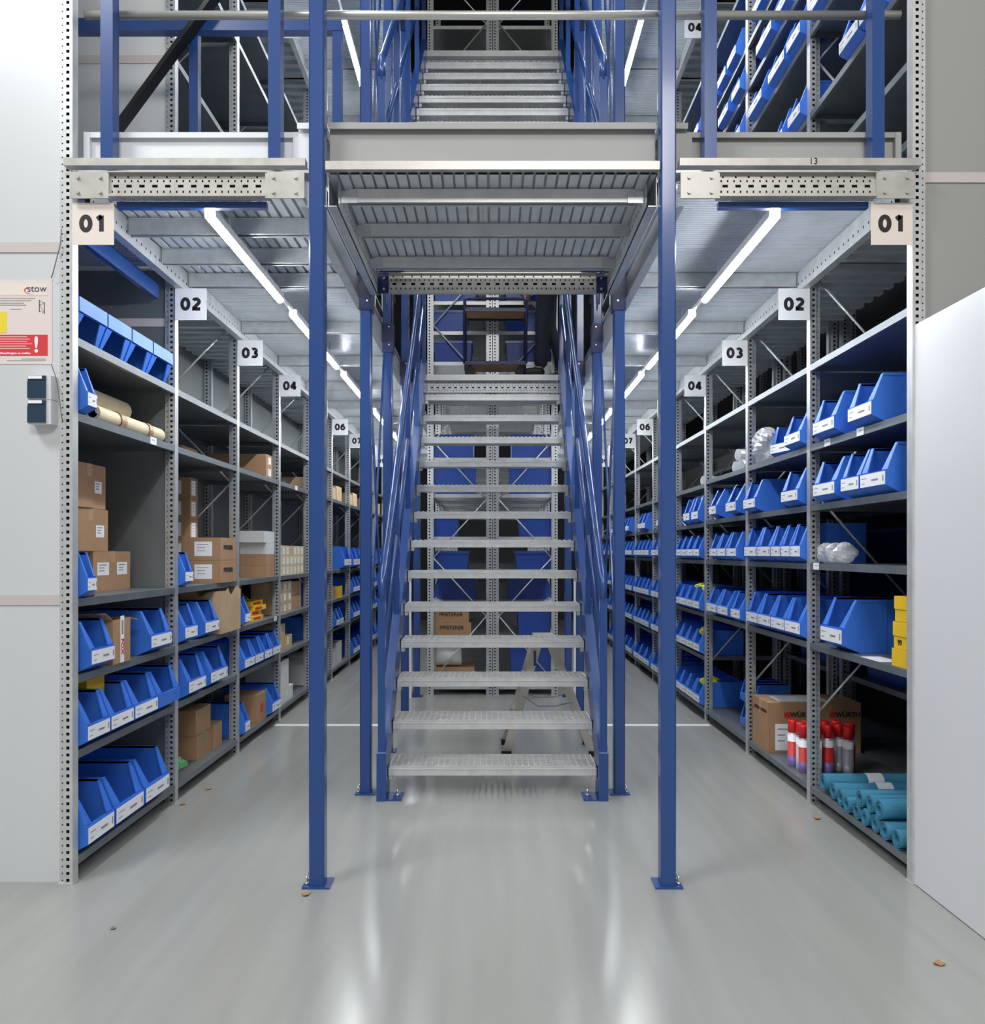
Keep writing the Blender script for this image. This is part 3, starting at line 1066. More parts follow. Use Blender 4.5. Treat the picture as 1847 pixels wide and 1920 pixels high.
bins(-1, 3, 0, [(5.33, 5.445), (5.99, 6.245)], l=0.38, h=0.22)
bins(-1, 5, 2, [(7.42, 7.62), (7.63, 7.83)])
bins(-1, 5, 1, [(7.42, 7.62)])
bins(-1, 6, 1, [(8.45, 8.65), (8.66, 8.86)])
bins(-1, 6, 3, [(8.9, 9.35)], h=0.26)
for n in (7, 8, 9):
    y = yu(n) + 0.05
    bins(-1, n, 3, row(y, y + 0.6, 2), h=0.25)
    bins(-1, n, 2, row(y, y + 0.9, 4))
    bins(-1, n, 1, row(y, y + 0.9, 4))
    bins(-1, n, 0, row(y, y + 0.9, 3))

# right bays
bins(1, 1, 4, [(3.475, 3.715), (3.855, 4.12)], l=0.38, h=0.215)
bins(1, 1, 3, [(3.352, 3.59), (3.597, 3.79), (3.852, 4.12)], l=0.38, h=0.215)
bins(1, 1, 1, [(3.77, 4.025)], l=0.52, h=0.255)
bins(1, 2, 4, [(4.286, 4.525)], l=0.36)
bins(1, 2, 3, [(4.32, 4.575), (5.02, 5.26)], l=0.38, h=0.21)
bins(1, 2, 2, [(4.286, 4.43), (4.434, 4.575), (4.58, 4.745), (4.75, 4.985), (4.99, 5.24)], l=0.36, h=0.215)
bins(1, 2, 1, row(4.286, 5.20, 4), l=0.40, h=0.225)
bins(1, 3, 3, [(5.42, 5.66), (5.90, 6.10)], l=0.5, h=0.22)
bins(1, 3, 2, [(5.41, 5.64), (5.66, 5.87), (5.875, 6.08)])
bins(1, 3, 1, [(5.33, 5.54), (5.61, 5.865), (5.88, 6.17)], l=0.42, h=0.21)
bins(1, 4, 4, [(6.42, 6.64), (6.70, 6.92)], h=0.22)
bins(1, 4, 3, row(6.38, 7.22, 4))
bins(1, 4, 2, row(6.38, 7.30, 4))
bins(1, 4, 1, row(6.38, 7.30, 4))
bins(1, 4, 0, row(6.38, 7.30, 4))
for n in (5, 6, 7, 8):
    y = yu(n) + 0.04
    bins(1, n, 4, row(y + 0.2, y + 0.65, 2))
    bins(1, n, 3, row(y, y + 0.90, 4))
    bins(1, n, 2, row(y, y + 0.92, 4))
    bins(1, n, 1, row(y, y + 0.92, 4))
    bins(1, n, 0, row(y, y + 0.92, 3))
for n in (9, 10):
    y = yu(n) + 0.04
    bins(1, n, 3, row(y, y + 0.90, 3))
    bins(1, n, 2, row(y, y + 0.92, 3))
    bins(1, n, 1, row(y, y + 0.92, 3))

# upper floor, right
U = dict(upper=True, l=0.34, h=0.2)
bins(1, 1, 2, [(3.40, 3.60), (3.604, 3.81)], **U)
bins(1, 1, 3, [(3.92, 4.19)], **U)
bins(1, 2, 2, [(4.285, 4.47), (4.55, 4.70)], **U)
bins(1, 2, 3, [(4.286, 4.49), (4.52, 4.79), (4.90, 5.16)], **U)
bins(1, 2, 4, [(4.47, 4.68), (4.73, 5.01)], **U)
bins(1, 2, 5, [(4.60, 4.85), (4.88, 5.10)], **U)
bins(1, 3, 3, [(5.33, 5.55), (5.70, 5.90)], **U)
bins(1, 3, 4, [(5.33, 5.52), (5.60, 5.85)], **U)
bins(1, 3, 5, [(5.42, 5.62), (5.66, 5.86), (5.90, 6.10)], **U)
bins(1, 4, 4, row(6.40, 7.10, 3), **U)
bins(1, 4, 5, row(6.40, 7.10, 3), **U)

# centre rows: big totes and bins facing the aisles
TOTE = {}


def tote(x0, x1, y0, y1, z, h, label, m='tote_blue_dim'):
    """plain rectangular tote with a rim, slightly tapered"""
    xc, yc = (x0 + x1) / 2, (y0 + y1) / 2
    mb = MB()
    W, D = (x1 - x0) / 2, (y1 - y0) / 2
    k = 0.93
    lo = [(-W * k, -D * k), (W * k, -D * k), (W * k, D * k), (-W * k, D * k)]
    hi = [(-W, -D), (W, -D), (W, D), (-W, D)]
    t = 0.006
    for i in range(4):
        j = (i + 1) % 4
        mb.face([(xc + lo[i][0], yc + lo[i][1], z), (xc + lo[j][0], yc + lo[j][1], z), (xc + hi[j][0], yc + hi[j][1], z + h), (xc + hi[i][0], yc + hi[i][1], z + h)])
        sc = 1 - t / W
        mb.face([(xc + hi[i][0] * sc, yc + hi[i][1] * sc, z + h), (xc + hi[j][0] * sc, yc + hi[j][1] * sc, z + h), (xc + lo[j][0] * sc, yc + lo[j][1] * sc, z + t), (xc + lo[i][0] * sc, yc + lo[i][1] * sc, z + t)])
    mb.face([(xc + p[0], yc + p[1], z) for p in reversed(lo)])
    mb.face([(xc + p[0] * 0.97, yc + p[1] * 0.97, z + t) for p in lo])
    o = mb.build('tote', m, origin=(xc, yc, z))
    r = MB()
    g = 0.008
    r.box(xc - W - g, xc + W + g, yc - D - g, yc - D, z + h - 0.02, z + h + 0.003)
    r.box(xc - W - g, xc + W + g, yc + D, yc + D + g, z + h - 0.02, z + h + 0.003)
    r.box(xc - W - g, xc - W, yc - D, yc + D, z + h - 0.02, z + h + 0.003)
    r.box(xc + W, xc + W + g, yc - D, yc + D, z + h - 0.02, z + h + 0.003)
    r.build('rim', m, o)
    tag(o, label, 'tote', 'blue totes in the centre rows')
    return o


cy = CY + 0.04
for (x0, x1, li, h, lab) in (
        (-0.57, -0.33, 4, 0.19, 'blue tote in left centre row above the tall tote'),
        (-0.57, -0.23, 3, 0.17, 'wide blue tote in left centre row above the printed cartons'),
        (0.25, 0.57, 4, 0.19, 'glossy blue tote in right centre row, fifth shelf up'),
        (0.22, 0.57, 3, 0.17, 'blue tote in right centre row, fourth shelf up'),
        (0.24, 0.56, 1, 0.28, 'blue tote in right centre row, second shelf up'),
        (0.17, 0.56, 0, 0.36, 'large dark blue tote on bottom shelf of right centre row, behind ladder'),
        (-0.56, -0.20, 7, 0.20, 'blue tote just above the landing, left centre row'),
        (-0.56, -0.24, 8, 0.20, 'blue tote second above the landing, left centre row'),
        (-0.56, -0.15, 9, 0.20, 'blue tote third above the landing, left centre row'),
        (0.13, 0.56, 7, 0.20, 'blue tote just above the landing, right centre row'),
        (0.12, 0.56, 8, 0.20, 'blue tote second above the landing, right centre row'),
        (0.12, 0.56, 9, 0.20, 'blue tote third above the landing, right centre row')):
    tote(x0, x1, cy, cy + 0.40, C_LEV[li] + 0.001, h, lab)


def cbin(s, li, y, w, h, l, lab):
    o = bin_proto(w, h, l, True)
    o.data = o.data.copy()
    o.data.materials[0] = MATS['tote_blue_dim']  # bins recoloured darker to paint in the weaker light here
    o.location = (s * 0.60, y + w / 2, C_LEV[li] + 0.0008)
    o.rotation_euler = (0, 0, -math.pi / 2 if s < 0 else math.pi / 2)
    tag(o, lab, 'bin', 'blue picking bins')


for s in (-1, 1):
    cbin(s, 5, cy, 0.26, 0.25, 0.44, 'blue picking bin seen side on, sixth shelf up of %s centre row' % SIDE[s])
    cbin(s, 4 if s > 5 else 2, cy + 0.42, 0.26, 0.22, 0.44, 'blue picking bin at the back of third shelf, %s centre row' % SIDE[s])
    cbin(s, 6, cy, 0.24, 0.22, 0.42, 'blue picking bin seen side on, seventh shelf up of %s centre row' % SIDE[s])


# ------------------------------------------------------------------ cartons
def carton(x0, x1, y0, y1, z, h, label, m='kraft', tape='aisle', stickers=(), words=(), group=None, top_tape=True, name='carton', tape_m='kraft_tape', rot=0.0):
    """closed carton; stickers: (face, u0, u1, v0, v1) as fractions; words: (face, text, size, u, v, material)"""
    x0, x1 = min(x0, x1), max(x0, x1)
    xc, yc = (x0 + x1) / 2, (y0 + y1) / 2
    s = -1 if xc < 0 else 1
    z += 0.0008
    mb = MB()
    mb.box(x0, x1, y0, y1, z, z + h)
    g = 0.002
    # flap joint on top
    mb.box(x0, x1, yc - 0.001, yc + 0.001, z + h, z + h + 0.0008)
    o = mb.build(name, m, origin=(xc, yc, z))
    if rot:
        o.rotation_euler[2] = rot
    tag(o, label, 'box', group)
    if tape:
        tb = MB()
        w = 0.024
        tb.box(x0 - 0.0006, x1 + 0.0006, yc - w, yc + w, z + h, z + h + 0.0012)
        for xe in (x0, x1):
            e = -1 if xe == x0 else 1
            tb.box(xe, xe + e * 0.0010, yc - w, yc + w, z + h * 0.72, z + h)
        tb.build('tape', tape_m, o)
    fx = x1 if s < 0 else x0         # aisle face
    e = 1 if s < 0 else -1
    for (face, u0, u1, v0, v1) in stickers:
        st = MB()
        if face == 'aisle':
            ya, yb_ = y0 + (y1 - y0) * u0, y0 + (y1 - y0) * u1
            st.box(fx, fx + e * 0.001, ya, yb_, z + h * v0, z + h * v1)
            for q in range(3):
                zz = z + h * (v1 - (v1 - v0) * (0.2 + 0.22 * q))
                st.box(fx + e * 0.001, fx + e * 0.0014, ya + (yb_ - ya) * 0.15, ya + (yb_ - ya) * (0.8 if q == 0 else 0.6), zz - h * 0.012, zz + h * 0.012, 1)
        else:
            xa, xb_ = x0 + (x1 - x0) * u0, x0 + (x1 - x0) * u1
            st.box(xa, xb_, y0 - 0.001, y0, z + h * v0, z + h * v1)
            for q in range(3):
                zz = z + h * (v1 - (v1 - v0) * (0.2 + 0.22 * q))
                st.box(xa + (xb_ - xa) * 0.15, xa + (xb_ - xa) * (0.8 if q == 0 else 0.6), y0 - 0.0014, y0 - 0.001, zz - h * 0.012, zz + h * 0.012, 1)
        st.build('label', ['label_white', 'ink_soft'], o)
    for (face, tx, size, u, v, mm) in words:
        if face == 'aisle':
            text('print', tx, size, (fx + e * 0.0012, y0 + (y1 - y0) * u, z + h * v), 'px' if s < 0 else 'mx', mm, o, bold=size * 0.02)
        else:
            text('print', tx, size, (x0 + (x1 - x0) * u, y0 - 0.0012, z + h * v), 'cam', mm, o, bold=size * 0.02)
    return o


LL = L_LEV
RR = R_LEV
z = LL[3]
carton(-1.90, -2.22, 3.755, 4.14, z, 0.195, 'brown carton with two labels, bottom of the stack in left bay one', stickers=(('aisle', 0.10, 0.40, 0.40, 0.72), ('aisle', 0.62, 0.90, 0.40, 0.72)))
carton(-1.90, -2.22, 3.56, 3.90, z + 0.1965, 0.20, 'brown carton with one label, middle of the stack in left bay one', stickers=(('aisle', 0.65, 0.88, 0.33, 0.62),))
c = carton(-1.90, -2.20, 3.565, 3.875, z + 0.3975, 0.21, 'tall brown carton with hanging flap, top of the stack in left bay one', stickers=(('aisle', 0.66, 0.87, 0.36, 0.63),))
MB().box(-1.8995, -1.893, 3.59, 3.745, z + 0.402, z + 0.50).build('flap', 'kraft', c)
tag(MB().tube([(-1.72, 3.30, z + 0.008), (-1.725, 3.41, z + 0.008)], 0.007, 8).build('marker_pen', 'black_paint', origin=(-1.72, 3.35, z)), 'black marker pen lying on the shelf edge, left bay one', 'pen')
# open carton between the bins, third shelf
def open_box(x0, x1, y0, y1, z, h, label, m, flaps, name='open_carton', jag=False):
    x0, x1 = min(x0, x1), max(x0, x1)
    t = 0.004
    xc, yc = (x0 + x1) / 2, (y0 + y1) / 2
    z += 0.0008
    mb = MB()
    mb.box(x0, x1, y0, y1, z, z + t)
    if not jag:
        mb.box(x0, x1, y0, y0 + t, z + t, z + h)
        mb.box(x0, x1, y1 - t, y1, z + t, z + h)
        mb.box(x0, x0 + t, y0 + t, y1 - t, z + t, z + h)
        mb.box(x1 - t, x1, y0 + t, y1 - t, z + t, z + h)
    else:
        rnd = random.Random(5)
        def wall(axis, a, b, c0, c1):
            n = 9
            poly = [(a, z + t), (b, z + t)] + [(b + (a - b) * i / n, z + h - rnd.uniform(0, 0.028) - (0.03 if 3 < i < 6 else 0)) for i in range(n + 1)]
            mb.prism(poly, axis, c0, c1)
        wall('y', x0, x1, y0, y0 + t); wall('y', x0, x1, y1 - t, y1)
        wall('x', y0 + t, y1 - t, x0, x0 + t); wall('x', y0 + t, y1 - t, x1 - t, x1)
    o = mb.build(name, m, origin=(xc, yc, z))
    tag(o, label, 'box')
    for (p, q, w) in flaps:
        MB().bar(p, q, w, 0.003, up=(0, 0, 1)).build('flap', m, o)
    return o


z = LL[2]
ob = open_box(-1.70, -1.92, 3.535, 3.705, z, 0.20, 'brown carton with open flaps and printed tape between two bins, left bay one', 'kraft',
              [((-1.80, 3.533, z + 0.201), (-1.80, 3.47, z + 0.235), 0.2), ((-1.80, 3.707, z + 0.201), (-1.80, 3.78, z + 0.185), 0.2)])
MB().box(-1.700, -1.6985, 3.605, 3.640, z + 0.002, z + 0.215).build('tape', 'label_white', ob)
text('print', 'FOX', 0.036, (-1.6978, 3.6225, z + 0.075), 'px', 'print_red', ob, bold=0.001, roll=-math.pi / 2)
MB().box(-1.6985, -1.6980, 3.614, 3.631, z + 0.13, z + 0.195).build('print', 'ink_soft', ob)
# things standing in the second shelf bins
z = LL[1]
carton(-1.80, -1.92, 3.50, 3.66, z + 0.145, 0.10, 'yellow box sticking out of a bin on second shelf, left bay one', m='pack_yellow', tape=None, name='yellow_box', stickers=())
for (y, hh, w) in ((3.60, 0.13, 'second'), (3.80, 0.15, 'third')):
    mb = MB().tube([(-1.86, y, z + 0.006), (-1.86, y, z + hh)], 0.05, 18)
    mb.tube([(-1.86, y, z + hh), (-1.86, y, z + hh + 0.008)], 0.046, 18)
    tag(mb.build('red_reel', 'print_red', origin=(-1.86, y, z)), 'red reel standing in the %s bin on second shelf, left bay one' % w, 'reel')

# left bay two
z = LL[3]
for k in range(2):
    carton(-1.69, -1.92, 4.90, 5.19, z + 0.142 * k, 0.1405, '%s brown carton printed with a maker name, edge of left bay two' % ('lower' if k == 0 else 'upper'),
           stickers=(('cam', 0.30, 0.78, 0.18, 0.82),), words=(('aisle', 'PFISTERER', 0.038, 0.5, 0.56, 'ink'),), group='printed cartons in left bay two', tape=None)
for k in range(5):
    carton(-1.935, -2.22, 5.05, 5.18, z + 0.1345 * k, 0.133, 'brown labelled carton, %s from the shelf in the rear stack of left bay two' % ORDN[k],
           stickers=(('aisle', 0.18, 0.70, 0.15, 0.85), ('cam', 0.55, 0.80, 0.2, 0.85)), group='rear carton stack in left bay two', tape=None)
z = LL[2]
open_box(-1.672, -1.93, 4.87, 5.24, z, 0.285, 'tall battered kraft box with torn open top, left bay two', 'kraft_light', [], jag=True)
z = LL[0]
for (a, b, zz, hh, x, lab) in ((4.74, 4.985, 0, 0.145, -1.775, 'lower brown carton with green tape on bottom shelf, left bay two'),
                               (4.735, 4.985, 0.147, 0.15, -1.78, 'upper brown carton with green tape on bottom shelf, left bay two'),
                               (4.99, 5.15, 0, 0.155, -1.765, 'small brown carton with green tape beside two stacked ones, left bay two')):
    carton(x, x - 0.30 if b < 4.99 else x - 0.18, a, b, z + zz, hh, lab, tape_m='green_tape')
mb = MB()
rnd = random.Random(3)
for k in range(5):
    a = k * 1.25
    mb.bar((-1.75, 4.31 + 0.004 * k, z + 0.045 + 0.012 * k), (-1.75 - 0.06 * math.cos(a), 4.31 + 0.05 * abs(math.sin(a)) + 0.03, z + 0.06 + 0.012 * k), 0.07, 0.012)
tag(mb.build('foil_scrap', 'foil_green', origin=(-1.75, 4.32, z)), 'crumpled green foil scrap on the bottom shelf, left bay two', 'foil')

# left bay three
z = LL[4]
for k in range(2):
    carton(-1.735, -2.24, 6.05, 6.22, z + 0.091 * k, 0.09, '%s long brown carton on fifth shelf, left bay three' % ('lower' if k == 0 else 'upper'), stickers=(('aisle', 0.35, 0.75, 0.2, 0.8),), tape=None)
carton(-1.95, -2.25, 4.95, 5.22, LL[4], 0.10, 'flat brown carton at the back of fifth shelf, left bay two', tape=None)
z = LL[3]
for k in range(4):
    carton(-1.728, -1.93, 6.03 - (0.06 if k == 3 else 0), 6.25, z + 0.0885 * k, 0.0875, '%s carton, %s layer of the front pile in left bay three' % ('brown' if k < 2 else 'white', ORDN[k]), m='kraft' if k < 2 else 'carton_white', tape=None, group='front carton pile in left bay three')
for k in range(3):
    carton(-1.95, -2.20, 6.00, 6.20, z + 0.089 * k, 0.088, 'pale brown carton, %s layer of the rear pile in left bay three' % ORDN[k], m='kraft_light', tape=None, group='rear carton pile in left bay three')
carton(-2.0, -2.26, 5.5, 5.95, z, 0.26, 'dark brown carton deep in left bay three, fourth shelf', tape=None)
z = LL[2]
for k in range(4):
    o = carton(-1.75 - 0.02 * (k % 2), -1.93, 5.72 + (0.10 if k == 2 else 0.02 * k), 6.02 + (0.08 if k == 2 else 0.02 * k), z + 0.036 * k, 0.035, 'flat yellow pack with red print, %s layer in left bay three' % ORDN[k], m='pack_yellow', tape=None, name='yellow_pack', group='yellow packs in left bay three')
    MB().box(-1.7485 - 0.02 * (k % 2), -1.7499 - 0.02 * (k % 2), 5.78 + 0.02 * k, 5.95 + 0.02 * k, z + 0.036 * k + 0.010, z + 0.036 * k + 0.026).build('print', 'print_red', o)
for k in range(2):
    carton(-1.97, -2.26, 5.6, 6.2, z + 0.13 * k, 0.128, '%s brown carton behind the yellow packs, left bay three' % ('lower' if k == 0 else 'upper'), tape=None)
z = LL[0]
o = carton(-1.715, -1.95, 5.74, 5.98, z, 0.21, 'brown carton with a red mark between bins, bottom shelf of left bay three', tape=None)
MB().box(-1.7148, -1.7135, 5.84, 5.90, z + 0.07, z + 0.13).build('print', 'print_red', o)

# left bay four: many small packs
z = LL[3]
for r_ in range(3):
    for k in range(7):
        if r_ == 2 and k == 3: continue
        y = 6.375 + 0.125 * k
        carton(-1.735, -1.92, y, y + 0.118, z + 0.083 * r_, 0.081, 'small cream pack with white label, %s layer, %s from the front, left bay four' % (ORDN[r_], ORDN[k]), m='carton_cream', tape=None, stickers=(('aisle', 0.3, 0.7, 0.15, 0.8),), group='small cream packs in left bay four', name='small_pack')
z = LL[2]
for r_ in range(3):
    for k in range(3):
        y = 6.375 + 0.15 * k
        carton(-1.735, -1.95, y, y + 0.145, z + 0.088 * r_, 0.086, 'grey brown pack, %s layer, %s from the front, third shelf of left bay four' % (ORDN[r_], ORDN[k]), m='kraft_light', tape=None, stickers=(('aisle', 0.3, 0.7, 0.2, 0.8),), group='grey brown packs in left bay four', name='small_pack')
for k in range(2):
    carton(-1.76, -2.05, 6.88, 7.26, z + 0.125 * k, 0.122, '%s brown carton beside the packs, third shelf of left bay four' % ('lower' if k == 0 else 'upper'), tape=None)
z = LL[1]
for (y, r_) in ((6.39, 0), (6.63, 0), (6.40, 1)):
    carton(-1.74, -1.98, y, y + 0.22, z + 0.112 * r_, 0.11, 'light brown carton, %s of three on second shelf, left bay four' % ('top' if r_ else ('near' if y < 6.5 else 'far')), m='kraft_light', tape=None, stickers=(('aisle', 0.3, 0.5, 0.3, 0.9),))
z = LL[0]
for r_ in range(3):
    carton(-1.73, -2.0, 6.39, 6.70 + (0.14 if r_ == 0 else 0), z + 0.118 * r_, 0.116, 'white carton, %s layer of the stack on bottom shelf, left bay four' % ORDN[r_], m='carton_white', tape=None, stickers=(('aisle', 0.55, 0.62, 0.45, 0.7),), group='white cartons in left bay four')
# further left bays
for n in range(5, 10):
    y = yu(n) + 0.06
    for (li, m, hh, cnt) in ((4, 'kraft_light', 0.17, 2), (3, 'kraft_light' if n % 2 else 'carton_cream', 0.20, 2), (2, 'kraft', 0.16, 1), (0, 'carton_white', 0.24, 2)):
        if (n > 6 and li != 4) or (n == 6 and li == 3):
            continue
        for k in range(cnt):
            ya = y + 0.34 * k + (0.42 if (n == 5 and li == 2) else 0)
            carton(-1.74, -2.02, ya, ya + 0.30, LL[li], hh * (1 if k else 0.8), '%s carton, %s on %s of left bay %s' % ('white' if m == 'carton_white' else 'pale brown', ORDN[k], lev_name(LL, LL[li]), NUM[n]), m=m, tape=None)
carton(-1.735, -1.90, 8.85, 9.12, LL[2], 0.12, 'yellow pack with print on third shelf, left bay six', m='pack_yellow', tape=None, name='yellow_pack')

# left bay one, cream mats rolled on the fifth shelf
def mat_roll(p, q, r, label, m, group, turns=2.6, name='mat_roll', thick=0.006, cat='mat roll', start=0.0, band=None):
    p, q = Vector(p), Vector(q)
    d = (q - p).normalized()
    u = d.cross(Vector((0, 0, 1))).normalized()
    w = u.cross(d).normalized()
    N = int(turns * 22)
    mb = MB()
    ro = r - thick
    ri = ro * 0.42
    outer, inner = [], []
    for i in range(N + 1):
        t = start + 2 * math.pi * turns * i / N
        rr = ri + (ro - ri) * i / N
        dv = u * math.cos(t) + w * math.sin(t)
        inner.append(dv * rr)
        outer.append(dv * (rr + thick))
    for i in range(N):
        a0, a1, b0, b1 = inner[i], inner[i + 1], outer[i], outer[i + 1]
        mb.face([p + a0, p + a1, p + b1, p + b0])
        mb.face([q + a0, q + b0, q + b1, q + a1])
        mb.face([p + b0, p + b1, q + b1, q + b0], 0, True)
        mb.face([p + a1, p + a0, q + a0, q + a1], 1, True)
    for i in (0, N):
        mb.face([p + inner[i], p + outer[i], q + outer[i], q + inner[i]])
    o = mb.build(name, m, origin=(p.x, p.y, p.z - r))
    tag(o, label, cat, group)
    for bnd in (band or ()):
        L = (q - p).length
        mb = MB()
        a, b = p + d * L * bnd[0], p + d * L * bnd[1]
        n = 24
        ro2 = r + 0.0015
        for i in range(n):
            t0, t1 = 2 * math.pi * i / n, 2 * math.pi * (i + 1) / n
            v0 = u * math.cos(t0) * ro2 + w * math.sin(t0) * ro2
            v1 = u * math.cos(t1) * ro2 + w * math.sin(t1) * ro2
            mb.face([a + v0, b + v0, b + v1, a + v1], 0, True)
        mb.build('band', bnd[2], o)
    return o


z = LL[4] + 0.001
cm = ['mat_cream', 'mat_dark']
mat_roll((-1.775, 3.50, z + 0.043), (-1.775, 4.19, z + 0.043), 0.042, 'cream rolled mat, front one on fifth shelf of left bay one', cm, 'cream mat rolls', band=((0.28, 0.36, 'kraft_tape'), (0.72, 0.78, 'kraft_tape')))
mat_roll((-1.869, 3.46, z + 0.050), (-1.869, 4.16, z + 0.050), 0.047, 'cream rolled mat, second from the edge on fifth shelf of left bay one', cm, 'cream mat rolls', band=((0.34, 0.42, 'kraft_tape'), (0.7, 0.77, 'kraft_tape')))
mat_roll((-1.965, 3.48, z + 0.052), (-1.965, 4.15, z + 0.052), 0.051, 'cream rolled mat, rear one on fifth shelf of left bay one', cm, 'cream mat rolls')
mat_roll((-1.905, 3.47, z + 0.148), (-1.905, 4.06, z + 0.148), 0.056, 'cream rolled mat lying on top of two others, left bay one', cm, 'cream mat rolls', band=((0.2, 0.27, 'kraft_tape'),))

# right bay one, teal mats on the bottom shelf
z = RR[0] + 0.001
tm = ['mat_teal', 'mat_teal']
rolls = [
    (4.10, 0.046, 0.055, 1.715, 0.52, 1), (3.985, 0.043, 0.043, 1.72, 0.50, 1), (3.890, 0.043, 0.043, 1.715, 0.50, 0),
    (3.790, 0.040, 0.040, 1.70, 0.50, 0), (3.700, 0.041, 0.041, 1.705, 0.50, 0), (3.610, 0.040, 0.040, 1.70, 0.50, 0), (3.520, 0.041, 0.041, 1.705, 0.50, 0), (3.425, 0.042, 0.042, 1.70, 0.50, 0), (3.33, 0.042, 0.042, 1.705, 0.5, 0),
    (3.655, 0.040, 0.114, 1.70, 0.48, 0), (3.565, 0.042, 0.118, 1.705, 0.48, 0), (3.472, 0.044, 0.120, 1.70, 0.48, 0),
]
for i, (y, r, zc, x, L, bd) in enumerate(rolls):
    up_ = zc > 0.1
    lab = 'teal rolled mat, %s layer, %s from the far end, right bay one' % ('upper' if up_ else 'lower', ORDN[i - 9] if up_ else ORDN[i])
    zr = z + (zc if zc > r else r) + (0.002 if bd else 0)
    mat_roll((x, y, zr), (x + L, y, zr), r, lab, tm, 'teal mat rolls', turns=3.4, thick=0.0032, start=i * 1.1, band=((0.42, 0.58, 'label_white'),) if bd else None)

# spray cans at the near end of right bay two
z = RR[0] + 0.0008
cans = [(1.765, 4.64), (1.785, 4.565), (1.775, 4.50), (1.845, 4.62), (1.855, 4.55), (1.84, 4.48), (1.915, 4.50), (1.985, 4.53), (1.935, 4.60), (2.01, 4.62), (2.06, 4.55), (2.01, 4.46)]
for i, (x, y) in enumerate(cans):
    t = thing('spray_can', (x, y, z), 'red capped spray can', 'spray can', 'spray cans in right bay two')
    t['label'] = 'red capped spray can, %s from the aisle edge in the cluster beside the big carton' % ORDN[i]
    mb = MB()
    r = 0.0285
    mb.lathe([(r * 0.9, 0), (r, 0.004), (r, 0.06), (r, 0.06), (r, 0.145), (r, 0.145), (r, 0.185), (r, 0.185), (r, 0.195), (r * 0.85, 0.205)], (x, y, z), 18,
             [0, 1 if i % 2 == 0 else 0, 0, 2 if i % 2 == 0 else 0, 0, 3, 3, 0, 0])
    mb.build('body', ['can_silver', 'can_purple', 'print_red', 'label_white'], t)
    MB().lathe([(r * 0.97, 0.196), (r * 0.97, 0.262), (r * 0.80, 0.270)], (x, y, z), 18).build('cap', 'cap_red', t)

# printed carton of right bay two
c = carton(1.722, 2.30, 4.93, 5.225, RR[0], 0.312, 'large brown carton with red and black print behind spray cans, right bay two',
           stickers=(('cam', 0.075, 0.25, 0.05, 0.58),), words=(('cam', 'WÜRTH', 0.042, 0.37, 0.76, 'ink'), ('cam', 'WÜRTH', 0.042, 0.86, 0.76, 'ink'), ('aisle', 'WÜRTH', 0.026, 0.26, 0.80, 'ink'), ('aisle', 'WÜRTH', 0.026, 0.70, 0.80, 'ink')))
for (u) in (0.205, 0.695):
    MB().box(1.722 + 0.578 * u - 0.018, 1.722 + 0.578 * u + 0.018, 4.9285, 4.93, RR[0] + 0.222, RR[0] + 0.255).build('logo', 'print_red', c)
for (u) in (0.105, 0.545):
    MB().box(1.7205, 1.722, 5.225 - 0.295 * u - 0.012, 5.225 - 0.295 * u + 0.012, RR[0] + 0.236, RR[0] + 0.262).build('logo', 'print_red', c)
tag(MB().box(1.80, 2.12, 4.96, 5.17, RR[0] + 0.3148, RR[0] + 0.3162).build('paper_sheet', 'label_white', origin=(1.96, 5.06, RR[0] + 0.3148)), 'white paper sheet lying on the large printed carton, right bay two', 'paper')

# right bay one: yellow packs, big bin neighbours, plastic tubes
z = RR[1]
for (k, (x, y, w, hh)) in enumerate(((1.715, 3.27, 0.12, 0.075), (1.722, 3.275, 0.11, 0.05), (1.718, 3.272, 0.115, 0.06), (1.724, 3.28, 0.10, 0.05), (1.72, 3.275, 0.105, 0.055))):
    zz = z + sum((0.077, 0.052, 0.062, 0.052, 0.057)[:k])
    o = carton(x, x + 0.15, y, y + w, zz, hh, 'yellow pack, %s from the shelf in the stack at the near end, right bay one' % ORDN[k], m='pack_yellow', tape=None, name='yellow_pack', group='yellow packs in right bay one')
    if k == 1:
        text('print', '99', 0.034, (x - 0.0013, y + w * 0.55, zz + hh / 2), 'mx', 'ink', o, bold=0.0003)
tag(MB().box(1.708, 1.80, 3.48, 3.66, z + 0.0008, z + 0.0022).build('paper_slip', 'label_white', origin=(1.75, 3.57, z)), 'white paper slip on the shelf beside the yellow packs, right bay one', 'paper')


def crumple(cx, cy_, cz, sx, sy, sz, seed, m, label, cat, name, amp=0.25, n=14, k=9):
    rnd = random.Random(seed)
    ph = [(rnd.uniform(1.5, 5), rnd.uniform(1.5, 5), rnd.uniform(0, 6.3)) for _ in range(5)]
    mb = MB()
    P = []
    for i in range(k + 1):
        th = math.pi * i / k
        for j in range(n):
            fi = 2 * math.pi * j / n
            r = 1 + amp * sum(math.sin(a * th + b * fi + c) for a, b, c in ph) / 3 + rnd.uniform(-amp, amp) * 0.3
            P.append((cx + sx * r * math.sin(th) * math.cos(fi), cy_ + sy * r * math.sin(th) * math.sin(fi), max(cz - sz, cz + sz * math.cos(th) * (0.85 + 0.15 * r))))
    for i in range(k):
        for j in range(n):
            a, b = i * n + j, i * n + (j + 1) % n
            mb.face([P[a], P[b], P[b + n], P[a + n]])
    o = mb.build(name, m, origin=(cx, cy_, cz - sz))
    tag(o, label, cat)
    return o


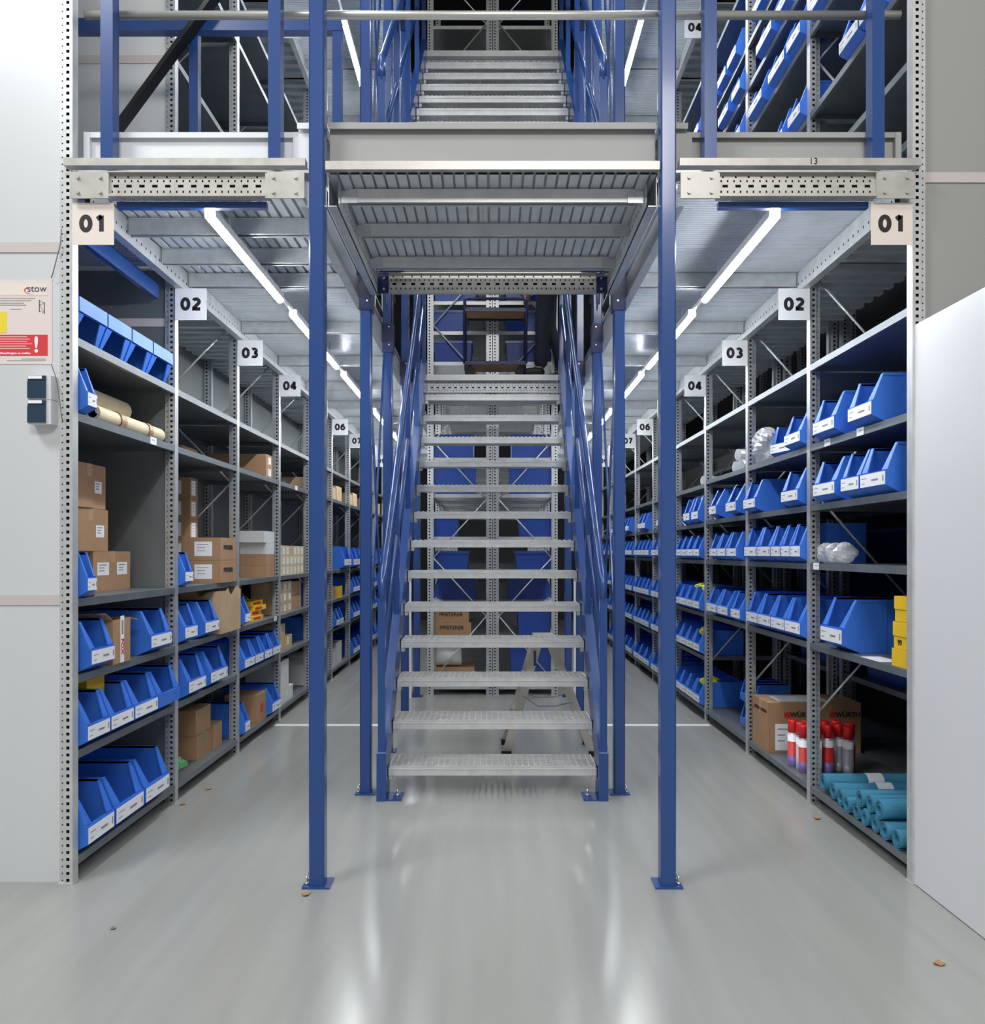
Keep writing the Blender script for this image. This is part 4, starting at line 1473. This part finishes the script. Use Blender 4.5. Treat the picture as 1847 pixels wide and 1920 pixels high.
z = RR[2]
for k, y in enumerate((4.16, 4.055, 3.95)):
    p = []
    crumple(1.765, y, z + 0.056, 0.055, 0.043, 0.054, 20 + k, 'plastic_film', 'crumpled clear plastic sleeve, %s from the far end, right bay one' % ORDN[k], 'plastic sleeve', 'plastic_sleeve', amp=0.2)
crumple(1.735, 5.02, RR[4] + 0.115, 0.075, 0.13, 0.105, 41, 'plastic_film', 'clear plastic bag hanging over a bin on fifth shelf, right bay two', 'plastic bag', 'plastic_bag', amp=0.28, n=22, k=14)
o = bin_proto(0.20, 0.2, 0.36, True)
o.location = (1.745, 4.79, RR[4] + 0.0008)
o.rotation_euler = (0, 0, -math.pi / 2 + 0.25)
tag(o, 'blue picking bin turned beside a plastic bag on fifth shelf, right bay two', 'bin', 'blue picking bins')
for i, (x, y, z, s_) in enumerate(((1.73, 6.45, R_LEV4[2] + 0.21, 0.06), (1.72, 6.66, R_LEV4[2] + 0.215, 0.05), (1.73, 6.55, R_LEV4[1] + 0.20, 0.06), (1.74, 6.50, R_LEV4[0] + 0.20, 0.07), (1.73, 7.55, R_LEV4[2] + 0.19, 0.05), (1.73, 7.6, R_LEV4[1] + 0.19, 0.05))):
    crumple(x + 0.05, y, z - 0.02, s_, s_, s_ * 0.75, 60 + i, 'bag_yellow', 'bright yellow packet in a bin, %s of those in right bays four and five' % ORDN[i], 'packet', 'yellow_packet', amp=0.35)
for i, (x, y, z) in enumerate(((1.75, 6.78, R_LEV4[4] + 0.21), (1.75, 6.55, R_LEV4[4] + 0.215), (1.74, 8.0, R_LEV4[4] + 0.06))):
    crumple(x + 0.05, y, z - 0.01, 0.07, 0.07, 0.05, 80 + i, 'plastic_film', 'clear plastic bag, %s from the front on fifth shelf, right bays four, five' % ORDN[i], 'plastic bag', 'plastic_bag', amp=0.3)
# tubes lying on the fifth and fourth shelves of right bay three
for i, (y, zz) in enumerate(((5.6, 0.045), (5.72, 0.045), (5.66, 0.125), (6.6, 0.045))):
    zb = (R_LEV[4] if y < 6.3 else R_LEV4[5]) + 0.001
    tag(MB().tube([(1.76, y, zb + zz), (2.25, y + 0.15, zb + zz)], 0.042, 14).build('pipe_section', 'galv', origin=(1.76, y, zb)), 'grey pipe section, %s of those lying on fifth shelf, right bays three and four' % ORDN[i], 'pipe')

# nested small bins leaning on the bottom shelf of right bay three
for i, (y, zz) in enumerate(((5.36, 0.0), (5.36, 0.23))):
    for k in range(3):
        o = bin_proto(0.10, 0.17, 0.24, False)
        o.location = (1.78, y + 0.055 + 0.105 * k, R_LEV[0] + 0.01 + zz)
        o.rotation_euler = (0, 0, -math.pi / 2)
        tag(o, 'small blue bin, %s in the %s stack on bottom shelf, right bay three' % (ORDN[k], 'lower' if i == 0 else 'upper'), 'bin', 'small stacked bins')
        o.location.z = R_LEV[0] + 0.0008 + (0.1735 if i else 0)
# dark bins of the rear row seen through the right shelving
for i, (y, z, w, h) in enumerate(((3.72, 1.292, 0.48, 0.24), (4.45, 1.292, 0.6, 0.2), (4.4, 0.55, 0.7, 0.25), (5.45, 0.55, 0.75, 0.24), (5.45, 1.0, 0.7, 0.2), (3.6, 1.0, 0.6, 0.2))):
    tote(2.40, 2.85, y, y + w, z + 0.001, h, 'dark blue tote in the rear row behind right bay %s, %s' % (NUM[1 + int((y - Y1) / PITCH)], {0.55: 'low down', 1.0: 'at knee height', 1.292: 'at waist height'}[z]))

# centre row cartons, roll and sacks
z = C_LEV[1]
for k in range(2):
    carton(-0.565, -0.225 + 0.02 * (1 - k), cy, cy + 0.35, z + 0.125 * k, 0.123, '%s printed brown carton in left centre row, seen between treads' % ('lower' if k == 0 else 'upper'), words=(('cam', 'PFISTERER', 0.05, 0.5, 0.6, 'ink'),), tape=None)
carton(-0.565, -0.17, cy, cy + 0.40, C_LEV[0], 0.165, 'wide brown carton numbered on the bottom shelf, left centre row', words=(('cam', '7764', 0.042, 0.82, 0.42, 'ink'),), tape=None)
tag(MB().tube([(-0.55, cy + 0.14, C_LEV[0] + 0.275), (-0.30, cy + 0.14, C_LEV[0] + 0.275)], 0.105, 20).build('white_roll', 'carton_white', origin=(-0.42, cy + 0.14, C_LEV[0] + 0.17)), 'white roll lying on the wide carton, left centre row', 'roll')
carton(-0.13, 0.13, CY + 0.62, CY + 0.8, C_LEV[4] + 0.21, 0.05, 'pale box deep in the centre row', m='label_white', tape=None) if False else None

for s in (-1, 1):
    x = s * 0.768
    o = MB().box(x - 0.014, x + 0.014, 7.325, 7.340, 0.001, 1.13).box(x - 0.020, x + 0.020, 7.318, 7.344, 0.0, 0.006).build('edge_strip', 'label_white', origin=(x, 7.35, 0))
    tag(o, 'white upright strip beside the last blue post on the %s of the stairs' % SIDE[s], 'strip')
# ------------------------------------------------------------------ shelf price tags
for i, (s, n, li, y, lab) in enumerate(((1, 1, 4, 3.66, 'near the second bin'), (1, 1, 4, 4.02, 'near the far upright'), (1, 1, 2, 4.16, 'below the plastic sleeves'), (-1, 1, 4, 3.97, 'below the cream mats'), (-1, 3, 2, 6.2, 'below the yellow packs'), (-1, 4, 4, 6.86, 'on the fifth shelf'))):
    z = shelf_levels(s, n)[li]
    x = s * XR
    o = MB().box(x, x - s * 0.0015, y - 0.035, y + 0.035, z - 0.032, z + 0.004).box(x - s * 0.0015, x - s * 0.0019, y - 0.02, y + 0.01, z - 0.012, z - 0.008, 1).build('shelf_tag', ['label_white', 'ink_soft'], origin=(x, y, z))
    tag(o, 'small white tag on the shelf edge %s, %s bay %s' % (lab, SIDE[s], NUM[n]), 'tag')

# ------------------------------------------------------------------ left wall: notice, switches, cable
t = thing('load_notice', (-2.05, 3.232, 2.12), 'load rating notice with red warning block on the sheet metal wall', 'notice')
yw = 3.2355
bd_ = MB().box(-2.36, -1.805, yw - 0.002, yw, 2.122, 2.466).build('board', 'notice_pale', t)
MB().box(-2.33, -1.822, yw - 0.003, yw - 0.002, 2.402, 2.452).build('header', 'sign_cream', bd_)
MB().box(-2.33, -1.822, yw - 0.003, yw - 0.002, 2.156, 2.242).build('warning_block', 'notice_red', bd_)
MB().box(-2.15, -1.99, yw - 0.003, yw - 0.002, 2.25, 2.335).build('yellow_block', 'notice_yellow', bd_)
text('logo_text', 'stow', 0.040, (-1.866, yw - 0.0035, 2.430), 'cam', 'slate_blue', bd_)
mb = MB()
for k in range(12):
    a0, a1 = math.radians(130 + 12 * k), math.radians(130 + 12 * (k + 1))
    w0, w1 = 0.0045 * (1 - k / 13), 0.0045 * (1 - (k + 1) / 13)
    P = lambda a, r: (-1.880 + 0.036 * math.cos(a) * (1 + r * 20), yw - 0.0036, 2.423 + 0.016 * math.sin(a) * (1 + r * 40))
    mb.face([P(a0, -w0), P(a1, -w1), P(a1, w1), P(a0, w0)])
mb.build('logo_swoosh', 'notice_red', bd_)
text('exclamation', '!', 0.090, (-1.868, yw - 0.0035, 2.198), 'cam', 'label_white', bd_, bold=0.002)
text('warning_text', 'ufbeauftragten zu melden.', 0.0125, (-1.955, yw - 0.0035, 2.166), 'cam', 'label_white', bd_, bold=0.0003)
mb = MB()
for k in range(6):
    L = (0.06, 0.07, 0.06, 0.08, 0.055, 0.07)[k]
    mb.box(-2.03, -1.965 + L, yw - 0.0034, yw - 0.003, 2.232 - 0.0095 * k, 2.2345 - 0.0095 * k)
mb.build('warning_lines', 'notice_pale', bd_)
mb = MB()
for (a, b, z) in ((-2.03, -1.875, 2.389), (-2.03, -1.89, 2.380), (-2.03, -1.92, 2.370), (-2.03, -1.91, 2.362), (-1.975, -1.93, 2.345), (-1.93, -1.83, 2.141), (-1.99, -1.83, 2.134)):
    mb.box(a, b, yw - 0.0024, yw - 0.002, z, z + 0.003)
mb.build('small_print', 'ink_soft', bd_)
mb = MB()
for (p, q, w) in (((-1.856, 2.385), (-1.856, 2.335), 0.003), ((-1.836, 2.375), (-1.836, 2.328), 0.003), ((-1.856, 2.382), (-1.836, 2.372), 0.0012), ((-1.856, 2.34), (-1.836, 2.332), 0.0012), ((-1.855, 2.365), (-1.837, 2.37), 0.0012), ((-1.855, 2.365), (-1.837, 2.335), 0.0012)):
    mb.bar((p[0], yw - 0.0024, p[1]), (q[0], yw - 0.0024, q[1]), 0.0006, w, up=(1, 0, 0.3))
mb.build('rack_drawing', 'ink', bd_)

t = thing('light_switch', (-1.825, 3.23, 1.87), 'pair of dark light switches in grey housings on the sheet wall', 'switch')
for k in range(2):
    z = 1.870 + 0.099 * k
    mb = MB().prism([(-1.877, 3.2355), (-1.877, 3.186), (-1.835, 3.180), (-1.785, 3.190), (-1.780, 3.2355)], 'z', z, z + 0.097)
    hs = mb.build('housing', 'switch_grey', t)
    MB().prism([(-1.875, 3.184), (-1.874, 3.178), (-1.835, 3.172), (-1.802, 3.177), (-1.801, 3.184)], 'z', z + 0.004, z + 0.072).build('rocker', 'switch_dark', hs)
    MB().prism([(-1.875, 3.1865), (-1.874, 3.181), (-1.835, 3.176), (-1.802, 3.180), (-1.801, 3.186)], 'z', z + 0.074, z + 0.094).build('cover', 'switch_dark', hs)
    MB().box(-1.868, -1.812, 3.1725, 3.1745, z + 0.080, z + 0.092).build('label', 'label_white', hs)
o = MB().tube([(-1.745, 3.195, 2.66), (-1.752, 3.20, 2.60), (-1.79, 3.215, 2.49), (-1.80, 3.22, 2.47)], 0.002, 6).build('cable', 'cable_grey', origin=(-1.78, 3.22, 2.5))
tag(o, 'thin grey cable from the upright to the notice top', 'cable')
o = MB().tube([(-1.80, 3.222, 2.118), (-1.775, 3.21, 2.06), (-1.758, 3.20, 1.99), (-1.745, 3.196, 1.90), (-1.738, 3.195, 1.88)], 0.002, 6).build('cable', 'cable_grey', origin=(-1.78, 3.22, 2.0))
tag(o, 'thin grey cable from the notice down past the light switches', 'cable')

# ------------------------------------------------------------------ step ladder behind the stairs
t = thing('step_ladder', (0.37, 5.4, 0), 'small aluminium step ladder standing open behind the stairs', 'ladder')
for y in (5.24, 5.56):
    ra = MB().bar((0.305, y, 0.76), (0.09, y, 0.012), 0.022, 0.055, up=(1, 0, 0.3)).build('rail', 'alu', t)
    rb = MB().bar((0.39, y, 0.76), (0.665, y, 0.012), 0.022, 0.055, up=(1, 0, 0.3)).build('rail', 'alu', t)
    MB().box(0.060, 0.125, y - 0.02, y + 0.02, 0, 0.035).build('foot', 'black_paint', ra)
    MB().box(0.635, 0.70, y - 0.02, y + 0.02, 0, 0.035).build('foot', 'black_paint', rb)
    MB().tube([(0.20, y - 0.02, 0.40), (0.30, y - 0.02, 0.335), (0.42, y - 0.02, 0.335), (0.535, y - 0.02, 0.36)], 0.0025, 6).build('strap', 'cable_grey', t)
MB().box(0.28, 0.42, 5.22, 5.58, 0.755, 0.785).build('platform', 'alu', t)
for z in (0.25, 0.50):
    x = 0.09 + 0.215 * z / 0.76
    MB().box(x - 0.03, x + 0.05, 5.251, 5.549, z, z + 0.022).build('step', 'alu', t)
MB().box(0.272, 0.290, 5.2275, 5.2285, 0.60, 0.70).build('sticker', 'slate_blue', t)

# ------------------------------------------------------------------ trolley and person on the landing
zf = DECK
t = thing('trolley', (0.06, 7.2, zf), 'blue framed trolley with brown plywood shelves on the stair landing', 'trolley')
xa, xb, ya, yb = -0.25, 0.30, 7.06, 7.34
mb = MB()
mb.tube([(xa, ya, zf + 0.12), (xa, ya, zf + 0.68), (xa + 0.02, ya, zf + 0.70), (xb - 0.02, ya, zf + 0.70), (xb, ya, zf + 0.68), (xb, ya, zf + 0.12)], 0.013, 8)
mb.tube([(xa, yb, zf + 0.12), (xa, yb, zf + 0.70), (xb, yb, zf + 0.70), (xb, yb, zf + 0.12)], 0.013, 8)
for x in (xa, xb):
    mb.tube([(x, ya, zf + 0.70), (x, yb, zf + 0.70)], 0.012, 8)
for z in (0.125, 0.60):
    mb.bar((xa, ya, zf + z), (xb, ya, zf + z), 0.02, 0.03)
    mb.bar((xa, yb, zf + z), (xb, yb, zf + z), 0.02, 0.03)
mb.build('frame', 'navy_plate', t)
MB().box(xa + 0.012, xb - 0.012, ya + 0.012, yb - 0.012, zf + 0.11, zf + 0.13).build('shelf', 'plywood', t)
MB().box(xa + 0.012, xb - 0.012, ya + 0.012, yb - 0.012, zf + 0.60, zf + 0.62).build('shelf', 'plywood', t)
MB().box(xa + 0.015, xb - 0.015, yb - 0.018, yb - 0.014, zf + 0.62, zf + 0.69).build('back_board', 'plywood', t)
for x in (xa + 0.05, xb - 0.05):
    for y in (ya + 0.04, yb - 0.04):
        w = MB().tube([(x, y - 0.014, zf + 0.05), (x, y + 0.014, zf + 0.05)], 0.049, 18)
        w.box(x - 0.012, x + 0.012, y - 0.018, y + 0.018, zf + 0.095, zf + 0.11)
        w.build('wheel', 'wheel_rubber', t)


def skinned(name, verts, edges, radii, m, parent, root=0, sub=2):
    org = Vector(ORG[parent]) if parent is not None else Vector((0, 0, 0))
    me = bpy.data.meshes.new(name)
    me.from_pydata([tuple(Vector(v) - org) for v in verts], edges, [])
    o = bpy.data.objects.new(name, me)
    COL.objects.link(o)
    if parent is not None:
        o.parent = parent
    ORG[o] = org
    sk = o.modifiers.new('skin', 'SKIN')
    sk.use_smooth_shade = True
    ss = o.modifiers.new('subdivision', 'SUBSURF')
    ss.levels = sub
    ss.render_levels = sub
    for i, r in enumerate(radii):
        d = me.skin_vertices[0].data[i]
        d.radius = (r, r) if not isinstance(r, tuple) else r
        d.use_root = (i == root)
    me.materials.append(MATS[m])
    return o


# person walking towards the left (-X), right hand on the trolley
px, py = 0.50, 7.20
P = thing('person', (px, py, zf), 'person in dark jeans and dark top pushing the trolley on the landing', 'person')
V, E, Rr = [], [], []


def vtx(x, y, z, r, to=None):
    V.append((px + x, py + y, zf + z)); Rr.append(r)
    if to is not None: E.append((to, len(V) - 1))
    return len(V) - 1


pel = vtx(0, 0, 0.93, (0.115, 0.15))
wst = vtx(-0.01, 0, 1.08, (0.10, 0.135), pel)
chs = vtx(-0.03, 0, 1.30, (0.115, 0.165), wst)
nkb = vtx(-0.045, 0, 1.47, (0.075, 0.10), chs)
nk = vtx(-0.06, 0, 1.53, 0.055, nkb)
hd1 = vtx(-0.075, 0, 1.60, (0.085, 0.072), nk)
hd2 = vtx(-0.075, 0, 1.69, (0.10, 0.08), hd1)
hd3 = vtx(-0.07, 0, 1.76, (0.07, 0.06), hd2)
legs = []
for sgn, fx_, kx in ((-1, -0.10, -0.05), (1, 0.13, 0.02)):
    hp = vtx(0.0, sgn * 0.095, 0.86, 0.095, pel)
    kn = vtx(kx, sgn * 0.10, 0.48, 0.062, hp)
    cf = vtx(fx_ * 0.7 + 0.02, sgn * 0.10, 0.33, 0.058, kn)
    an = vtx(fx_ + 0.03, sgn * 0.10, 0.09, 0.036, cf)
    to = vtx(fx_ - 0.10, sgn * 0.11, 0.035, (0.022, 0.018), an)
    legs.append((hp, kn, cf, an, to))
for sgn, el, wr in ((-1, (-0.06, -0.24, 1.12), (-0.14, -0.20, 0.86)), (1, (-0.10, 0.24, 1.12), (-0.16, 0.18, 0.86))):
    sh = vtx(-0.04, sgn * 0.19, 1.42, 0.058, nkb)
    ee = vtx(*el, 0.043, sh)
    ww = vtx(*wr, 0.028, ee)
    pm = vtx(wr[0] - 0.015, wr[1], wr[2] - 0.06, (0.022, 0.034), ww)
    for f in range(4):
        yy = wr[1] - 0.028 + 0.018 * f
        L = (0.06, 0.07, 0.066, 0.052)[f]
        k1 = vtx(wr[0] - 0.026, yy, wr[2] - 0.10, 0.0095, pm)
        k2 = vtx(wr[0] - 0.024, yy, wr[2] - 0.10 - L * 0.5, 0.009, k1)
        k3 = vtx(wr[0] - 0.004, yy, wr[2] - 0.10 - L * 0.75, 0.008, k2)
    t1 = vtx(wr[0] - 0.042, wr[1] + sgn * -0.03, wr[2] - 0.075, 0.0105, ww)
    t2 = vtx(wr[0] - 0.050, wr[1] + sgn * -0.03, wr[2] - 0.115, 0.009, t1)
body = skinned('body', V, E, Rr, 'skin', P)
# clothes
def offs(ids, g, zlift=0.0):
    return [V[i] for i in ids], [((Rr[i][0] + g, Rr[i][1] + g) if isinstance(Rr[i], tuple) else Rr[i] + g) for i in ids]


ids = [pel, wst] + [legs[0][i] for i in range(4)] + [legs[1][i] for i in range(4)]
v_, r_ = offs(ids, 0.012)
r_[5] = r_[9] = 0.068
for i_ in (5, 9):
    v_[i_] = (v_[i_][0], v_[i_][1], zf + 0.075)
skinned('jeans', v_, [(0, 1), (0, 2), (2, 3), (3, 4), (4, 5), (0, 6), (6, 7), (7, 8), (8, 9)], r_, 'jeans', P)
arm = len(V)
sh_ids = [i for i in range(len(V)) if V[i][2] - zf == 1.42]
ids = [wst, chs, nkb, sh_ids[0], sh_ids[0] + 1, sh_ids[0] + 2, sh_ids[1], sh_ids[1] + 1, sh_ids[1] + 2]
v_, r_ = offs(ids, 0.012)
skinned('shirt', v_, [(0, 1), (1, 2), (2, 3), (3, 4), (4, 5), (2, 6), (6, 7), (7, 8)], r_, 'shirt', P)
skinned('hair', [(px - 0.045, py, zf + 1.66), (px - 0.05, py, zf + 1.74), (px - 0.075, py, zf + 1.79)], [(0, 1), (1, 2)], [(0.085, 0.085), (0.10, 0.09), (0.07, 0.065)], 'hair', P)
for lg, sgn in zip(legs, (-1, 1)):
    an, to = V[lg[3]], V[lg[4]]
    skinned('shoe', [(an[0] + 0.045, an[1], zf + 0.048), (an[0] - 0.03, an[1], zf + 0.052), (to[0] - 0.03, to[1], zf + 0.042)], [(0, 1), (1, 2)], [(0.052, 0.046), (0.058, 0.050), (0.050, 0.040)], 'shoe', P)

# ------------------------------------------------------------------ scraps on the floor
for i, (x, y, m, lab) in enumerate(((-1.79, 4.50, 'leaf_brown', 'dry leaf scrap on the floor below left bay two, further one'), (-1.70, 4.23, 'leaf_brown', 'dry leaf scrap on the floor at the second left upright'),
                                    (1.645, 4.00, 'leaf_brown', 'dry leaf scrap on the floor below right bay one'), (-0.735, 3.11, 'leaf_brown', 'tiny yellow scrap in front of the left blue post foot'),
                                    (1.465, 2.59, 'leaf_brown', 'dry leaf scrap on the open floor beside the white door'), (-1.36, 2.83, 'cable_grey', 'tiny dark scrap on the open floor, left'))):
    x = -1.62 if i == 0 else (-1.66 if i == 1 else x)
    mb = MB()
    a = 0.6 * i
    r = 0.022 if i != 5 else 0.012
    pts = [(x + r * math.cos(a + k * 1.05) * (1.0 if k % 2 else 0.6), y + r * 0.8 * math.sin(a + k * 1.05), 0.003 + 0.004 * (k % 2)) for k in range(6)]
    mb.face(pts)
    mb.face([(p[0], p[1], p[2] - 0.002) for p in reversed(pts)])
    tag(mb.build('leaf', m, origin=(x, y, 0)), lab, 'leaf')
